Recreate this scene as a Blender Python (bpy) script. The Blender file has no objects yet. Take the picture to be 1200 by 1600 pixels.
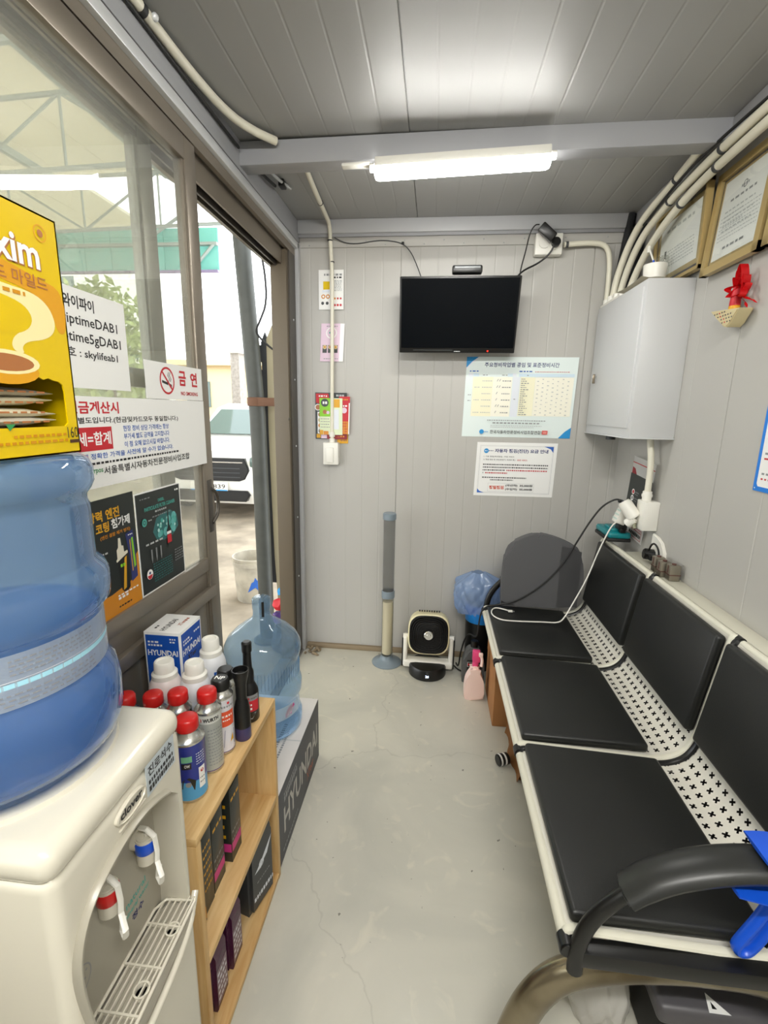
import bpy, bmesh, math, random
from mathutils import Vector, Matrix
random.seed(7)
SC = bpy.context.scene
COL = SC.collection
# ------------------------------------------------------------------ camera
cam = bpy.data.cameras.new('camera'); camo = bpy.data.objects.new('camera', cam); COL.objects.link(camo)
cam.sensor_fit = 'VERTICAL'; cam.sensor_height = 32.0; cam.lens = 740.0 / 1600.0 * 32.0
cam.clip_start = 0.02; cam.clip_end = 200
camo.matrix_world = Matrix(((0.99429821, -0.03955761, 0.09902663, 0),
                            (0.10510918, 0.20702095, -0.97267383, 0),
                            (0.01797606, 0.97753646, 0.20999843, 1.45), (0, 0, 0, 1)))
SC.camera = camo
# ------------------------------------------------------------------ light & exposure
SKY = 4.2           # overcast daylight outside
TUBE = 56.0         # ceiling tube in view
TUBE_FILL = 175.0        # added fill tube, unseen behind the camera, brightens the near half
SC.view_settings.view_transform = 'Standard'; SC.view_settings.look = 'None'
SC.view_settings.exposure = 0.10; SC.view_settings.gamma = 1.0; SC.view_settings.use_curve_mapping = False
w = bpy.data.worlds.new('world'); SC.world = w; w.use_nodes = True
bg = w.node_tree.nodes['Background']; bg.inputs[0].default_value = (0.93, 0.97, 1.0, 1); bg.inputs[1].default_value = SKY
SC.cycles.max_bounces = 10; SC.cycles.diffuse_bounces = 5; SC.cycles.glossy_bounces = 4
SC.cycles.transparent_max_bounces = 24; SC.cycles.transmission_bounces = 6
SC.cycles.caustics_reflective = False; SC.cycles.caustics_refractive = False
SC.cycles.sample_clamp_indirect = 4.0

# ------------------------------------------------------------------ materials
def lin(c):
    if isinstance(c, str):
        c = [int(c[i:i + 2], 16) / 255 for i in (0, 2, 4)]
    return tuple(x / 12.92 if x <= 0.04045 else ((x + 0.055) / 1.055) ** 2.4 for x in c)
MATS = {}
def mat(name, col, rough=0.5, metal=0.0, spec=0.5, emit=0, noise=0, nscale=8, col2=None, bump=0, bscale=60, coat=0, trans=0):
    if name in MATS: return MATS[name]
    m = bpy.data.materials.new(name); m.use_nodes = True; MATS[name] = m
    nt = m.node_tree; b = nt.nodes['Principled BSDF']; L = nt.links.new
    c = lin(col) + (1,)
    b.inputs['Base Color'].default_value = c; b.inputs['Roughness'].default_value = rough
    b.inputs['Metallic'].default_value = metal; b.inputs['Specular IOR Level'].default_value = spec
    b.inputs['Coat Weight'].default_value = coat; b.inputs['Coat Roughness'].default_value = 0.1
    if emit:
        b.inputs['Emission Color'].default_value = c; b.inputs['Emission Strength'].default_value = emit
    if noise or bump:
        tc = nt.nodes.new('ShaderNodeTexCoord')
    if noise:
        n = nt.nodes.new('ShaderNodeTexNoise'); n.inputs['Scale'].default_value = nscale; n.inputs['Detail'].default_value = 5
        L(tc.outputs['Object'], n.inputs['Vector'])
        r = nt.nodes.new('ShaderNodeValToRGB'); L(n.outputs['Fac'], r.inputs[0])
        d = lin(col2) if col2 else tuple(x * (1 - noise) for x in c[:3])
        r.color_ramp.elements[0].position = 0.35; r.color_ramp.elements[1].position = 0.65
        r.color_ramp.elements[0].color = d + (1,); r.color_ramp.elements[1].color = c
        L(r.outputs[0], b.inputs['Base Color'])
    if bump:
        n2 = nt.nodes.new('ShaderNodeTexNoise'); n2.inputs['Scale'].default_value = bscale; n2.inputs['Detail'].default_value = 3
        L(tc.outputs['Object'], n2.inputs['Vector'])
        bp = nt.nodes.new('ShaderNodeBump'); bp.inputs['Strength'].default_value = bump; bp.inputs['Distance'].default_value = 0.002
        L(n2.outputs['Fac'], bp.inputs['Height']); L(bp.outputs[0], b.inputs['Normal'])
    return m
def clearmat(name, tint, body, amount, rough=0.03, ior=1.5, refl=1.0):
    """thin clear plastic or glass: tinted see-through sheet with a surface reflection and a little body colour"""
    m = bpy.data.materials.new(name); m.use_nodes = True; MATS[name] = m
    nt = m.node_tree; nt.nodes.clear(); N = nt.nodes.new; L = nt.links.new
    out = N('ShaderNodeOutputMaterial'); tr = N('ShaderNodeBsdfTransparent'); tr.inputs[0].default_value = lin(tint) + (1,)
    df = N('ShaderNodeBsdfDiffuse'); df.inputs[0].default_value = lin(body) + (1,)
    tl = N('ShaderNodeBsdfTranslucent'); tl.inputs[0].default_value = lin(body) + (1,)
    m0 = N('ShaderNodeMixShader'); m0.inputs[0].default_value = 0.5; L(df.outputs[0], m0.inputs[1]); L(tl.outputs[0], m0.inputs[2])
    m1 = N('ShaderNodeMixShader'); m1.inputs[0].default_value = amount; L(tr.outputs[0], m1.inputs[1]); L(m0.outputs[0], m1.inputs[2])
    gl = N('ShaderNodeBsdfGlossy'); gl.inputs['Roughness'].default_value = rough; gl.inputs[0].default_value = (refl, refl, refl, 1)
    fr = N('ShaderNodeFresnel'); ge = N('ShaderNodeNewGeometry'); mr = N('ShaderNodeMapRange')
    mr.inputs['To Min'].default_value = ior; mr.inputs['To Max'].default_value = 1 / ior; L(ge.outputs['Backfacing'], mr.inputs['Value']); L(mr.outputs[0], fr.inputs[0])
    m2 = N('ShaderNodeMixShader'); L(fr.outputs[0], m2.inputs[0]); L(m1.outputs[0], m2.inputs[1]); L(gl.outputs[0], m2.inputs[2])
    L(m2.outputs[0], out.inputs[0])
    return m
def woodmat(name, c1, c2, axis=1):
    m = bpy.data.materials.new(name); m.use_nodes = True; MATS[name] = m
    nt = m.node_tree; b = nt.nodes['Principled BSDF']; N = nt.nodes.new; L = nt.links.new
    tc = N('ShaderNodeTexCoord'); mp = N('ShaderNodeMapping'); L(tc.outputs['Object'], mp.inputs[0])
    s = [14, 14, 14]; s[axis] = 1.2; mp.inputs['Scale'].default_value = s
    n = N('ShaderNodeTexNoise'); n.inputs['Scale'].default_value = 3; n.inputs['Detail'].default_value = 6; n.inputs['Distortion'].default_value = 0.6
    L(mp.outputs[0], n.inputs['Vector'])
    r = N('ShaderNodeValToRGB'); L(n.outputs['Fac'], r.inputs[0])
    r.color_ramp.elements[0].position = 0.3; r.color_ramp.elements[1].position = 0.62
    r.color_ramp.elements[0].color = lin(c2) + (1,); r.color_ramp.elements[1].color = lin(c1) + (1,)
    L(r.outputs[0], b.inputs['Base Color']); b.inputs['Roughness'].default_value = 0.55
    return m
def translucent(name, col, amount):
    m = mat(name, col, 0.8); nt = m.node_tree; b = nt.nodes['Principled BSDF']; t = nt.nodes.new('ShaderNodeBsdfTranslucent'); t.inputs[0].default_value = lin(col) + (1,)
    x = nt.nodes.new('ShaderNodeMixShader'); x.inputs[0].default_value = amount; nt.links.new(b.outputs[0], x.inputs[1]); nt.links.new(t.outputs[0], x.inputs[2]); nt.links.new(x.outputs[0], nt.nodes['Material Output'].inputs[0]); return m
def floormat():
    m = bpy.data.materials.new('painted_concrete'); m.use_nodes = True
    nt = m.node_tree; b = nt.nodes['Principled BSDF']; N = nt.nodes.new; L = nt.links.new
    tc = N('ShaderNodeTexCoord')
    def noise(s, d=6, dist=0.0):
        n = N('ShaderNodeTexNoise'); n.inputs['Scale'].default_value = s; n.inputs['Detail'].default_value = d
        n.inputs['Distortion'].default_value = dist; L(tc.outputs['Object'], n.inputs['Vector']); return n
    def ramp(src, p0, c0, p1, c1):
        r = N('ShaderNodeValToRGB'); L(src, r.inputs[0]); e = r.color_ramp.elements
        e[0].position = p0; e[1].position = p1; e[0].color = c0; e[1].color = c1; return r
    def mix(f, a, bb):
        x = N('ShaderNodeMix'); x.data_type = 'RGBA'; L(f, x.inputs[0]); L(a, x.inputs[6])
        if isinstance(bb, tuple): x.inputs[7].default_value = bb
        else: L(bb, x.inputs[7])
        return x.outputs[2]
    base = ramp(noise(2.2, 7, 0.8).outputs['Fac'], 0.33, lin('b9b8ae') + (1,), 0.68, lin('cdcabe') + (1,)).outputs[0]
    W = (1, 1, 1, 1); K = (0, 0, 0, 1)
    scuff = ramp(noise(9, 9, 1.5).outputs['Fac'], 0.58, K, 0.72, (0.45, 0.45, 0.45, 1)).outputs[0]
    c = mix(scuff, base, lin('dcd6c5') + (1,))
    spots = ramp(noise(38, 2).outputs['Fac'], 0.735, K, 0.75, (0.8, 0.8, 0.8, 1)).outputs[0]
    c = mix(spots, c, lin('5d5a52') + (1,))
    v = N('ShaderNodeTexVoronoi'); v.feature = 'DISTANCE_TO_EDGE'; v.inputs['Scale'].default_value = 0.9
    wn = noise(5, 4); wa = N('ShaderNodeVectorMath'); wa.operation = 'MULTIPLY_ADD'
    L(wn.outputs['Color'], wa.inputs[0]); wa.inputs[1].default_value = (0.25, 0.25, 0); L(tc.outputs['Object'], wa.inputs[2]); L(wa.outputs[0], v.inputs['Vector'])
    cr = ramp(v.outputs['Distance'], 0.0, (0.22, 0.22, 0.22, 1), 0.004, K).outputs[0]
    c = mix(cr, c, lin('7e7b72') + (1,))
    L(c, b.inputs['Base Color'])
    rr = ramp(noise(6, 6, 1).outputs['Fac'], 0.35, (0.28, 0.28, 0.28, 1), 0.7, (0.5, 0.5, 0.5, 1)).outputs[0]
    L(rr, b.inputs['Roughness'])
    bp = N('ShaderNodeBump'); bp.inputs['Strength'].default_value = 0.25; bp.inputs['Distance'].default_value = 0.004
    L(noise(14, 6).outputs['Fac'], bp.inputs['Height']); L(bp.outputs[0], b.inputs['Normal'])
    return m
def seatmat():
    """white painted steel punched with small X shaped holes; UV in metres"""
    m = bpy.data.materials.new('punched_steel'); m.use_nodes = True
    nt = m.node_tree; b = nt.nodes['Principled BSDF']; N = nt.nodes.new; L = nt.links.new
    b.inputs['Base Color'].default_value = lin('d6d3c8') + (1,); b.inputs['Roughness'].default_value = 0.35
    uv = N('ShaderNodeUVMap'); sp = N('ShaderNodeSeparateXYZ'); L(uv.outputs[0], sp.inputs[0])
    def M(op, a, b2=None):
        n = N('ShaderNodeMath'); n.operation = op
        for i, x in enumerate((a, b2)):
            if x is None: continue
            if isinstance(x, (int, float)): n.inputs[i].default_value = x
            else: L(x, n.inputs[i])
        return n.outputs[0]
    def cell(src):
        return M('SUBTRACT', M('FRACT', M('DIVIDE', src, 0.031)), 0.5)
    a, c = cell(sp.outputs[0]), cell(sp.outputs[1])
    p = M('ABSOLUTE', M('MULTIPLY', M('ADD', a, c), 0.7071)); q = M('ABSOLUTE', M('MULTIPLY', M('SUBTRACT', a, c), 0.7071))
    bar = lambda x, y: M('MULTIPLY', M('LESS_THAN', x, 0.09), M('LESS_THAN', y, 0.29))
    hole = M('MAXIMUM', bar(p, q), bar(q, p))
    inb = M('MULTIPLY', M('GREATER_THAN', sp.outputs[1], 0.40), M('LESS_THAN', sp.outputs[1], 0.62))
    al = M('SUBTRACT', 1.0, M('MULTIPLY', hole, inb))
    L(al, b.inputs['Alpha'])
    return m

GREY = mat('painted_panel', 'b4b2ad', 0.42, bump=0.05, bscale=6)
CEIL = mat('painted_ceiling', '9d9d9c', 0.45, bump=0.05, bscale=6)
STEEL = mat('grey_painted_steel', 'a2a3a7', 0.45)
STEEL2 = mat('pale_painted_steel', 'b9babd', 0.42)
BRONZE = mat('bronze_aluminium', '8d8478', 0.38, 0.55)
BRONZE2 = mat('dark_bronze_aluminium', '55504a', 0.4, 0.5)
ALU = mat('grey_aluminium', '8f8e88', 0.38, 0.5)
SILVER = mat('bare_aluminium', 'dcdee0', 0.35, 0.25)
BROWN = mat('brown_trim', '8a7a62', 0.6)
FLOOR = floormat()
WHITE = mat('white_plastic', 'e9e7df', 0.35)
CREAM = mat('cream_plastic', 'dcd6c2', 0.4)
IVORY = mat('ivory_conduit', 'e0dccb', 0.4)
WATERBODY = mat('dispenser_white', 'cfcabb', 0.22, coat=0.3)
WGREY = mat('recess_grey', 'a09b8d', 0.3)
BLACK = mat('black_plastic', '101010', 0.35)
BLACK2 = mat('matte_black', '1a1a1a', 0.6)
SCREEN = mat('tv_screen', '02050a', 0.12, spec=0.2)
VINYL = mat('black_vinyl', '181918', 0.42, bump=0.12, bscale=350)
SEAT = seatmat()
CREAMP = mat('cream_enamel', 'd9d6c6', 0.35)
TUBEBROWN = mat('worn_chrome', '8f8570', 0.25, 0.85, noise=0.4, nscale=9, col2='5f5440')
RED = mat('red_plastic', 'c31d1c', 0.3)
REDP = mat('print_red', 'c0202c', 0.5)
BLUE = mat('blue_plastic', '1450c8', 0.3)
BLUEP = mat('print_blue', '2a5fb4', 0.5)
NAVY = mat('print_navy', '26306c', 0.5)
SKYB = mat('print_sky', '1e8fd0', 0.5)
INK = mat('print_black', '1b1b1d', 0.5)
INKG = mat('print_grey', '8a8c8e', 0.5)
INKL = mat('print_pale_grey', 'b9bcbc', 0.5)
PAPER = mat('white_paper', 'eeeeec', 0.6)
PAPERB = mat('pale_blue_paper', 'e0ebe9', 0.35)
PAPERY = mat('pale_yellow_print', 'f1edcf', 0.5)
PAPERL = mat('pale_lilac_print', 'dfe4ec', 0.5)
WPRINT = mat('print_white', 'f2f2f0', 0.5)
YELLOW = mat('yellow_card', 'dcbb00', 0.28)
AMBER = mat('print_amber', 'd89a10', 0.35)
GOLDP = mat('print_gold', 'd8a018', 0.45)
ORANGE = mat('print_orange', 'cf8518', 0.4)
GREENP = mat('print_green', '2c8a4a', 0.5)
LIME = mat('print_lime', '86c81e', 0.45)
TEALP = mat('print_teal', '4aa79c', 0.45)
TEALD = mat('print_dark_teal', '183a3a', 0.4)
DARKP = mat('print_dark', '202624', 0.35)
PINK = mat('pink_plastic', 'f6dad2', 0.35)
PINKP = mat('print_pink', 'dfc6d8', 0.5)
MAGENTA = mat('magenta_plastic', 'e0487f', 0.35)
MAGP = mat('print_magenta', 'cc3a88', 0.45)
PURPLE = mat('print_purple', '4d3578', 0.45)
WOOD = woodmat('pine', 'd9b883', 'bf9458', 1)
WOODV = woodmat('pine_upright', 'd6b47e', 'bb9055', 2)
CARD = mat('brown_cardboard', 'a87443', 0.75, noise=0.12, nscale=6)
GOLDF = mat('gold_frame', 'b7a06c', 0.35, 0.3)
DKFRAME = mat('dark_frame_line', '3d3a44', 0.4)
CABF = mat('cabinet_enamel', 'c9cacb', 0.38)
FABRIC = mat('charcoal_fabric', '5a5a5c', 0.9, bump=0.3, bscale=500)
TEALPL = mat('teal_plastic', '0d7f86', 0.35)
TIN = mat('tin', 'c3c2bc', 0.22, 0.9)
CHROME = mat('chrome', 'e0e0e0', 0.12, 1.0)
GREYPL = mat('grey_plastic', '7d8a94', 0.35)
DGREY = mat('dark_grey_plastic', '3b3d3f', 0.45)
CARTON = mat('dark_grey_carton', '56575b', 0.6, noise=0.1, nscale=10)
BLUEBOX = mat('blue_carton', '1450b0', 0.4)
CANBLUE = mat('can_blue', '1b2f8c', 0.28)
CANSKY = mat('can_sky', '4f9fd2', 0.28)
CANGREY = mat('can_grey', 'a9aca6', 0.28)
CANDARK = mat('can_dark_green', '20302c', 0.28)
FANCREAM = mat('fan_cream', 'dcd3ad', 0.4)
CUPS = mat('paper_cups', 'e9dfc4', 0.6)
RIBBON = mat('red_ribbon', 'e8262c', 0.2)
STRAW = mat('straw', 'c8b98c', 0.7)
CONC = mat('yard_concrete', 'a89c8a', 0.9, noise=0.4, nscale=3, bump=0.9, bscale=18)
GALV = mat('galvanised_pipe', '4b4d48', 0.5, 0.2, noise=0.2, nscale=12)
BEIGEP = mat('beige_panel', 'b2a88a', 0.6, noise=0.12, nscale=3)
CARW = mat('white_car_paint', 'f0efe9', 0.2, coat=0.5)
CARGL = mat('car_glass', '5e706c', 0.05)
RUBBER = mat('tyre_rubber', '17171a', 0.7)
TEALROOF = translucent('teal_sheet', '93cec4', 0.4)
ROOFW = translucent('canopy_sheet', 'e2dccb', 0.5)
TRUSS = mat('truss_steel', '9aa39e', 0.5)
LEAF = mat('leaf_green', 'b4c47a', 0.7, noise=0.3, nscale=3)
BARK = mat('bark', '6e5a44', 0.8)
STUCCO = mat('cream_stucco', 'dcc9a2', 0.8)
STUCCOW = mat('white_stucco', 'e6e6e0', 0.8)
BLUEROOF = mat('blue_roof', '7fb4d8', 0.5)
LAMP = mat('lamp_diffuser', 'fdfbf5', 0.4, emit=TUBE)
LAMP_FILL = mat('lamp_diffuser_fill', 'fdfbf5', 0.4, emit=TUBE_FILL)
LEDR = mat('standby_led', 'ff2010', 0.4, emit=6)
LEDW = mat('display_led', 'cfe0ff', 0.4, emit=4)
GLASS = clearmat('window_glass', 'f5f6f3', 'eceae2', 0.12, 0.0, 1.5)
BOTTLE = clearmat('blue_bottle', 'bfcfe2', '8ab2e0', 0.34, 0.03, 1.45)
BOTTLE2 = clearmat('pale_blue_bottle', 'd6e6f4', 'a9ccec', 0.2, 0.06, 1.42)
WATER = clearmat('water', 'd6e6f6', '58a8f2', 0.38, 0.02, 1.2)
CLEARPL = clearmat('clear_plastic', 'f4f4f2', 'd8d8d4', 0.05, 0.05, 1.25)
LABELF = clearmat('label_film', 'e6eef2', 'dfe9ee', 0.62, 0.2, 1.4)
BAGB = clearmat('blue_bag', 'ccdcf2', 'b4cef4', 0.62, 0.22, 1.5)
BAGW = clearmat('white_bag', 'f0eeea', 'f0eeea', 0.85, 0.25, 1.5)
SMOKE = clearmat('grey_clear', 'ececec', 'b4b6b4', 0.16, 0.08, 1.3)

# ------------------------------------------------------------------ mesh building
def mw(o):
    m = o.matrix_basis.copy()
    while o.parent: o = o.parent; m = o.matrix_basis @ m
    return m
class MB:
    """collects primitives (world coordinates) and links them as ONE mesh object"""
    def __init__(s): s.bm = bmesh.new(); s.mats = []
    def mi(s, m):
        if m not in s.mats: s.mats.append(m)
        return s.mats.index(m)
    def add(s, t, m, M=None):
        if M is not None: bmesh.ops.transform(t, matrix=M, verts=t.verts)
        i = s.mi(m)
        for f in t.faces: f.material_index = i
        me = bpy.data.meshes.new('t'); t.to_mesh(me); t.free(); s.bm.from_mesh(me); bpy.data.meshes.remove(me); return s
    def box(s, x0, y0, z0, x1, y1, z1, m, bev=0, seg=2, M=None):
        t = bmesh.new()
        bmesh.ops.create_cube(t, size=1, matrix=Matrix.Translation(((x0 + x1) / 2, (y0 + y1) / 2, (z0 + z1) / 2)) @ Matrix.Diagonal((abs(x1 - x0), abs(y1 - y0), abs(z1 - z0), 1)))
        if bev: bmesh.ops.bevel(t, geom=list(t.edges), offset=bev, segments=seg, affect='EDGES', profile=0.5)
        return s.add(t, m, M)
    def cyl(s, p0, p1, r0, m, r1=None, n=20, bev=0):
        p0, p1 = Vector(p0), Vector(p1); d = p1 - p0; t = bmesh.new()
        bmesh.ops.create_cone(t, cap_ends=True, segments=n, radius1=r0, radius2=r0 if r1 is None else r1, depth=d.length)
        if bev: bmesh.ops.bevel(t, geom=[e for e in t.edges if any(len(f.verts) > 4 for f in e.link_faces)], offset=bev, segments=2, affect='EDGES')
        return s.add(t, m, Matrix.Translation((p0 + p1) / 2) @ Vector((0, 0, 1)).rotation_difference(d).to_matrix().to_4x4())
    def tube(s, pts, r, m, n=10, smooth=0, flat=None):
        pts = [Vector(p) for p in pts]
        for _ in range(smooth):
            q = [pts[0]]
            for a, b in zip(pts, pts[1:]): q += [a * .75 + b * .25, a * .25 + b * .75]
            pts = q + [pts[-1]]
        t = bmesh.new(); rings = []; up = None
        for i, p in enumerate(pts):
            d = (pts[min(i + 1, len(pts) - 1)] - pts[max(i - 1, 0)]).normalized()
            if up is None:
                up = Vector((0, 0, 1)) if abs(d.z) < 0.9 else Vector((0, 1, 0))
                if flat: up = Vector(flat)
            sx = d.cross(up).normalized(); up = sx.cross(d).normalized()
            rr = r[min(i * len(r) // len(pts), len(r) - 1)] if isinstance(r, list) else r
            ra, rb = rr if isinstance(rr, tuple) else (rr, rr)
            rings.append([t.verts.new(p + sx * math.cos(6.28318 * k / n) * ra + up * math.sin(6.28318 * k / n) * rb) for k in range(n)])
        for a, b in zip(rings, rings[1:]):
            for k in range(n): t.faces.new((a[k], a[(k + 1) % n], b[(k + 1) % n], b[k]))
        t.faces.new(rings[0][::-1]); t.faces.new(rings[-1])
        return s.add(t, m)
    def lathe(s, prof, m, o=(0, 0, 0), n=28, M=None, sq=None):
        """profile of (r, z[, material]); sq squares the section off"""
        t = bmesh.new(); rings = []; mi = []
        for p in prof:
            r, z = p[0], p[1]; ring = []
            for k in range(n):
                a = 6.28318531 * k / n; ca, sa = math.cos(a), math.sin(a)
                if sq:
                    f = (abs(ca) ** sq + abs(sa) ** sq) ** (-1 / sq); ca *= f; sa *= f
                ring.append(t.verts.new((r * ca, r * sa, z)))
            rings.append(ring)
        mats = [m]
        for i, (a, b) in enumerate(zip(rings, rings[1:])):
            mm = prof[i + 1][2] if len(prof[i + 1]) > 2 else m
            for k in range(n):
                f = t.faces.new((a[k], a[(k + 1) % n], b[(k + 1) % n], b[k])); mi.append((f, mm))
        if prof[0][0] > 1e-5: mi.append((t.faces.new(rings[0][::-1]), prof[1][2] if len(prof[1]) > 2 else m))
        if prof[-1][0] > 1e-5: mi.append((t.faces.new(rings[-1]), prof[-1][2] if len(prof[-1]) > 2 else m))
        for f, mm in mi: f.material_index = s.mi(mm)
        MM = Matrix.Translation(o) @ (M or Matrix())
        bmesh.ops.transform(t, matrix=MM, verts=t.verts); bmesh.ops.remove_doubles(t, verts=t.verts, dist=1e-6)
        me = bpy.data.meshes.new('t'); t.to_mesh(me); t.free(); s.bm.from_mesh(me); bpy.data.meshes.remove(me); return s
    def ext(s, poly, fr, a0, a1, m, bev=0):
        """extrude a 2-D outline; fr(u, v, a) gives the point"""
        t = bmesh.new(); A = [t.verts.new(fr(u, v, a0)) for u, v in poly]; B = [t.verts.new(fr(u, v, a1)) for u, v in poly]
        n = len(poly)
        for k in range(n): t.faces.new((A[k], A[(k + 1) % n], B[(k + 1) % n], B[k]))
        fa = t.faces.new(A[::-1]); fb = t.faces.new(B)
        if bev: bmesh.ops.bevel(t, geom=list(fa.edges) + list(fb.edges), offset=bev, segments=2, affect='EDGES')
        bmesh.ops.recalc_face_normals(t, faces=t.faces)
        return s.add(t, m)
    def grid(s, f, nu, nv, m, th=0):
        t = bmesh.new(); V = [[t.verts.new(f(i / nu, j / nv)) for j in range(nv + 1)] for i in range(nu + 1)]
        for i in range(nu):
            for j in range(nv): t.faces.new((V[i][j], V[i + 1][j], V[i + 1][j + 1], V[i][j + 1]))
        if th: bmesh.ops.solidify(t, geom=list(t.faces), thickness=th)
        return s.add(t, m)
    def ball(s, c, r, m, n=16):
        t = bmesh.new(); bmesh.ops.create_uvsphere(t, u_segments=n, v_segments=max(6, n // 2), radius=1)
        r = r if isinstance(r, tuple) else (r, r, r)
        return s.add(t, m, Matrix.Translation(c) @ Matrix.Diagonal(r + (1,)))
    def build(s, name, parent=None, at=None, sharp=38, uv=None):
        me = bpy.data.meshes.new(name)
        o = bpy.data.objects.new(name, me); COL.objects.link(o)
        if parent is not None:
            o.parent = parent
            bmesh.ops.transform(s.bm, matrix=mw(parent).inverted(), verts=s.bm.verts)
        elif at is not None:
            o.location = at; bmesh.ops.translate(s.bm, vec=-Vector(at), verts=s.bm.verts)
        s.bm.to_mesh(me); s.bm.free()
        for m in s.mats: me.materials.append(m)
        me.shade_smooth(); me.set_sharp_from_angle(angle=math.radians(sharp))
        return o
def tag(o, label=None, cat=None, group=None, kind=None):
    if label: o['label'] = label
    if cat: o['category'] = cat
    if group: o['group'] = group
    if kind: o['kind'] = kind
    return o
def thing(name, label, cat, loc=(0, 0, 0), group=None, rz=0):
    o = bpy.data.objects.new(name, None); COL.objects.link(o); o.location = loc; o.rotation_euler = (0, 0, rz); o.empty_display_size = 0.05
    return tag(o, label, cat, group)
def struct(name, parent_loc=None):
    o = bpy.data.objects.new(name, None); COL.objects.link(o); o.location = parent_loc or (0, 0, 0); o.empty_display_size = 0.05
    o['kind'] = 'structure'; return o
def copy_tree(o, loc=None, rz=None, parent=None):
    c = o.copy(); COL.objects.link(c)
    if parent is not None: c.parent = parent
    for ch in list(o.children): copy_tree(ch, parent=c)
    if loc is not None: c.location = loc
    if rz is not None: c.rotation_euler = (0, 0, rz)
    return c
# ------------------------------------------------------------------ printing
def text_mesh(body, bold=0.0):
    cu = bpy.data.curves.new('t', 'FONT'); cu.body = body; cu.size = 1; cu.resolution_u = 2; cu.offset = bold
    o = bpy.data.objects.new('t', cu); me = bpy.data.meshes.new_from_object(o)
    bpy.data.objects.remove(o); bpy.data.curves.remove(cu); return me
def soft(P, k=2):
    P = list(P)
    for _ in range(k):
        q = []
        for a, b in zip(P, P[1:] + P[:1]): q += [(a[0] * .75 + b[0] * .25, a[1] * .75 + b[1] * .25), (a[0] * .25 + b[0] * .75, a[1] * .25 + b[1] * .75)]
        P = q
    return P
class Print:
    """flat or wrapped graphics: f(x, y, lift) gives the world point"""
    def __init__(s, f): s.f = f; s.mb = MB(); s.k = 0
    def lift(s): s.k += 1; return 0.0002 + 0.00006 * s.k
    def poly(s, m, pts, z=None):
        z = z or s.lift(); t = bmesh.new(); t.faces.new([t.verts.new(s.f(x, y, z)) for x, y in pts]); s.mb.add(t, m); return s
    def rect(s, m, x0, y0, x1, y1, nx=1, z=None):
        z = z or s.lift(); t = bmesh.new()
        for i in range(nx):
            a, b = x0 + (x1 - x0) * i / nx, x0 + (x1 - x0) * (i + 1) / nx
            t.faces.new([t.verts.new(s.f(*p, z)) for p in ((a, y0), (b, y0), (b, y1), (a, y1))])
        s.mb.add(t, m); return s
    def frame(s, m, x0, y0, x1, y1, w):
        z = s.lift()
        for a in ((x0, y0, x1, y0 + w), (x0, y1 - w, x1, y1), (x0, y0, x0 + w, y1), (x1 - w, y0, x1, y1)): s.rect(m, *a, z=z)
        return s
    def disc(s, m, x, y, r, ry=None, n=20):
        return s.poly(m, [(x + r * math.cos(6.2832 * k / n), y + (ry or r) * math.sin(6.2832 * k / n)) for k in range(n)])
    def ring(s, m, x, y, r, w, n=28):
        z = s.lift(); t = bmesh.new()
        for k in range(n):
            a, b = 6.2832 * k / n, 6.2832 * (k + 1) / n
            t.faces.new([t.verts.new(s.f(x + q * math.cos(c), y + q * math.sin(c), z)) for q, c in ((r, a), (r, b), (r - w, b), (r - w, a))])
        s.mb.add(t, m); return s
    def text(s, m, body, x, y, h, w=None, align='l', bold=0.012, slant=0):
        """x, y = baseline start (or centre / end); h = letter height; w = forced width"""
        me = text_mesh(body, bold); V = [v.co.copy() for v in me.vertices]
        if not V: return s
        x0, x1 = min(v.x for v in V), max(v.x for v in V); y0 = min(v.y for v in V); y1 = max(v.y for v in V)
        sy = h / (y1 - y0); sx = (w / (x1 - x0)) if w else sy
        W = (x1 - x0) * sx; ox = {'l': x, 'c': x - W / 2, 'r': x - W}[align]; z = s.lift()
        for v, c in zip(me.vertices, V):
            yy = (c.y - y0) * sy
            v.co = s.f(ox + (c.x - x0) * sx + slant * yy, y + yy, z)
        i = s.mb.mi(m)
        for p in me.polygons: p.material_index = i
        s.mb.bm.from_mesh(me); bpy.data.meshes.remove(me); return s
    def bars(s, m, x0, x1, y, h, n=8, seed=0):
        """a line of unreadably small print"""
        r = random.Random(seed + int(y * 9973) + int(x0 * 7919)); z = s.lift(); x = x0; W = (x1 - x0) / n
        while x < x1 - W * 0.2:
            L = min(W * r.uniform(0.4, 1.0), x1 - x); s.rect(m, x, y, x + L, y + h, z=z); x += L + W * 0.32
        return s
    def done(s, name, parent): return s.mb.build(name, parent)
def plane(o, u, v, n):
    o, u, v, n = Vector(o), Vector(u), Vector(v), Vector(n)
    return lambda x, y, z: o + u * x + v * y + n * z
def wrap(cx, cy, cz, r, a0=0.0):
    """round a can: x runs anticlockwise seen from above, from angle a0"""
    def f(x, y, z):
        a = a0 + x / r; return Vector((cx + (r + z) * math.cos(a), cy + (r + z) * math.sin(a), cz + y))
    return f
def sheet(name, label, cat, fr, w, h, m, group=None, th=0.0006, curl=None):
    """a sheet of paper as one slab: origin at its lower left corner; returns (object, frame)"""
    f = fr if curl is None else (lambda x, y, z: fr(x, y, z + curl(x / w, y / h)))
    mb = MB(); mb.grid(lambda a, b: f(a * w, b * h, 0), 8 if curl else 1, 8 if curl else 1, m)
    bmesh.ops.solidify(mb.bm, geom=list(mb.bm.faces), thickness=th)
    if (f(w, 0, 0) - f(0, 0, 0)).cross(f(0, h, 0) - f(0, 0, 0)).dot(f(0, 0, 1) - f(0, 0, 0)) < 0: pass
    o = mb.build(name, at=f(0, 0, 0)); tag(o, label, cat, group)
    return o, f
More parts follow.
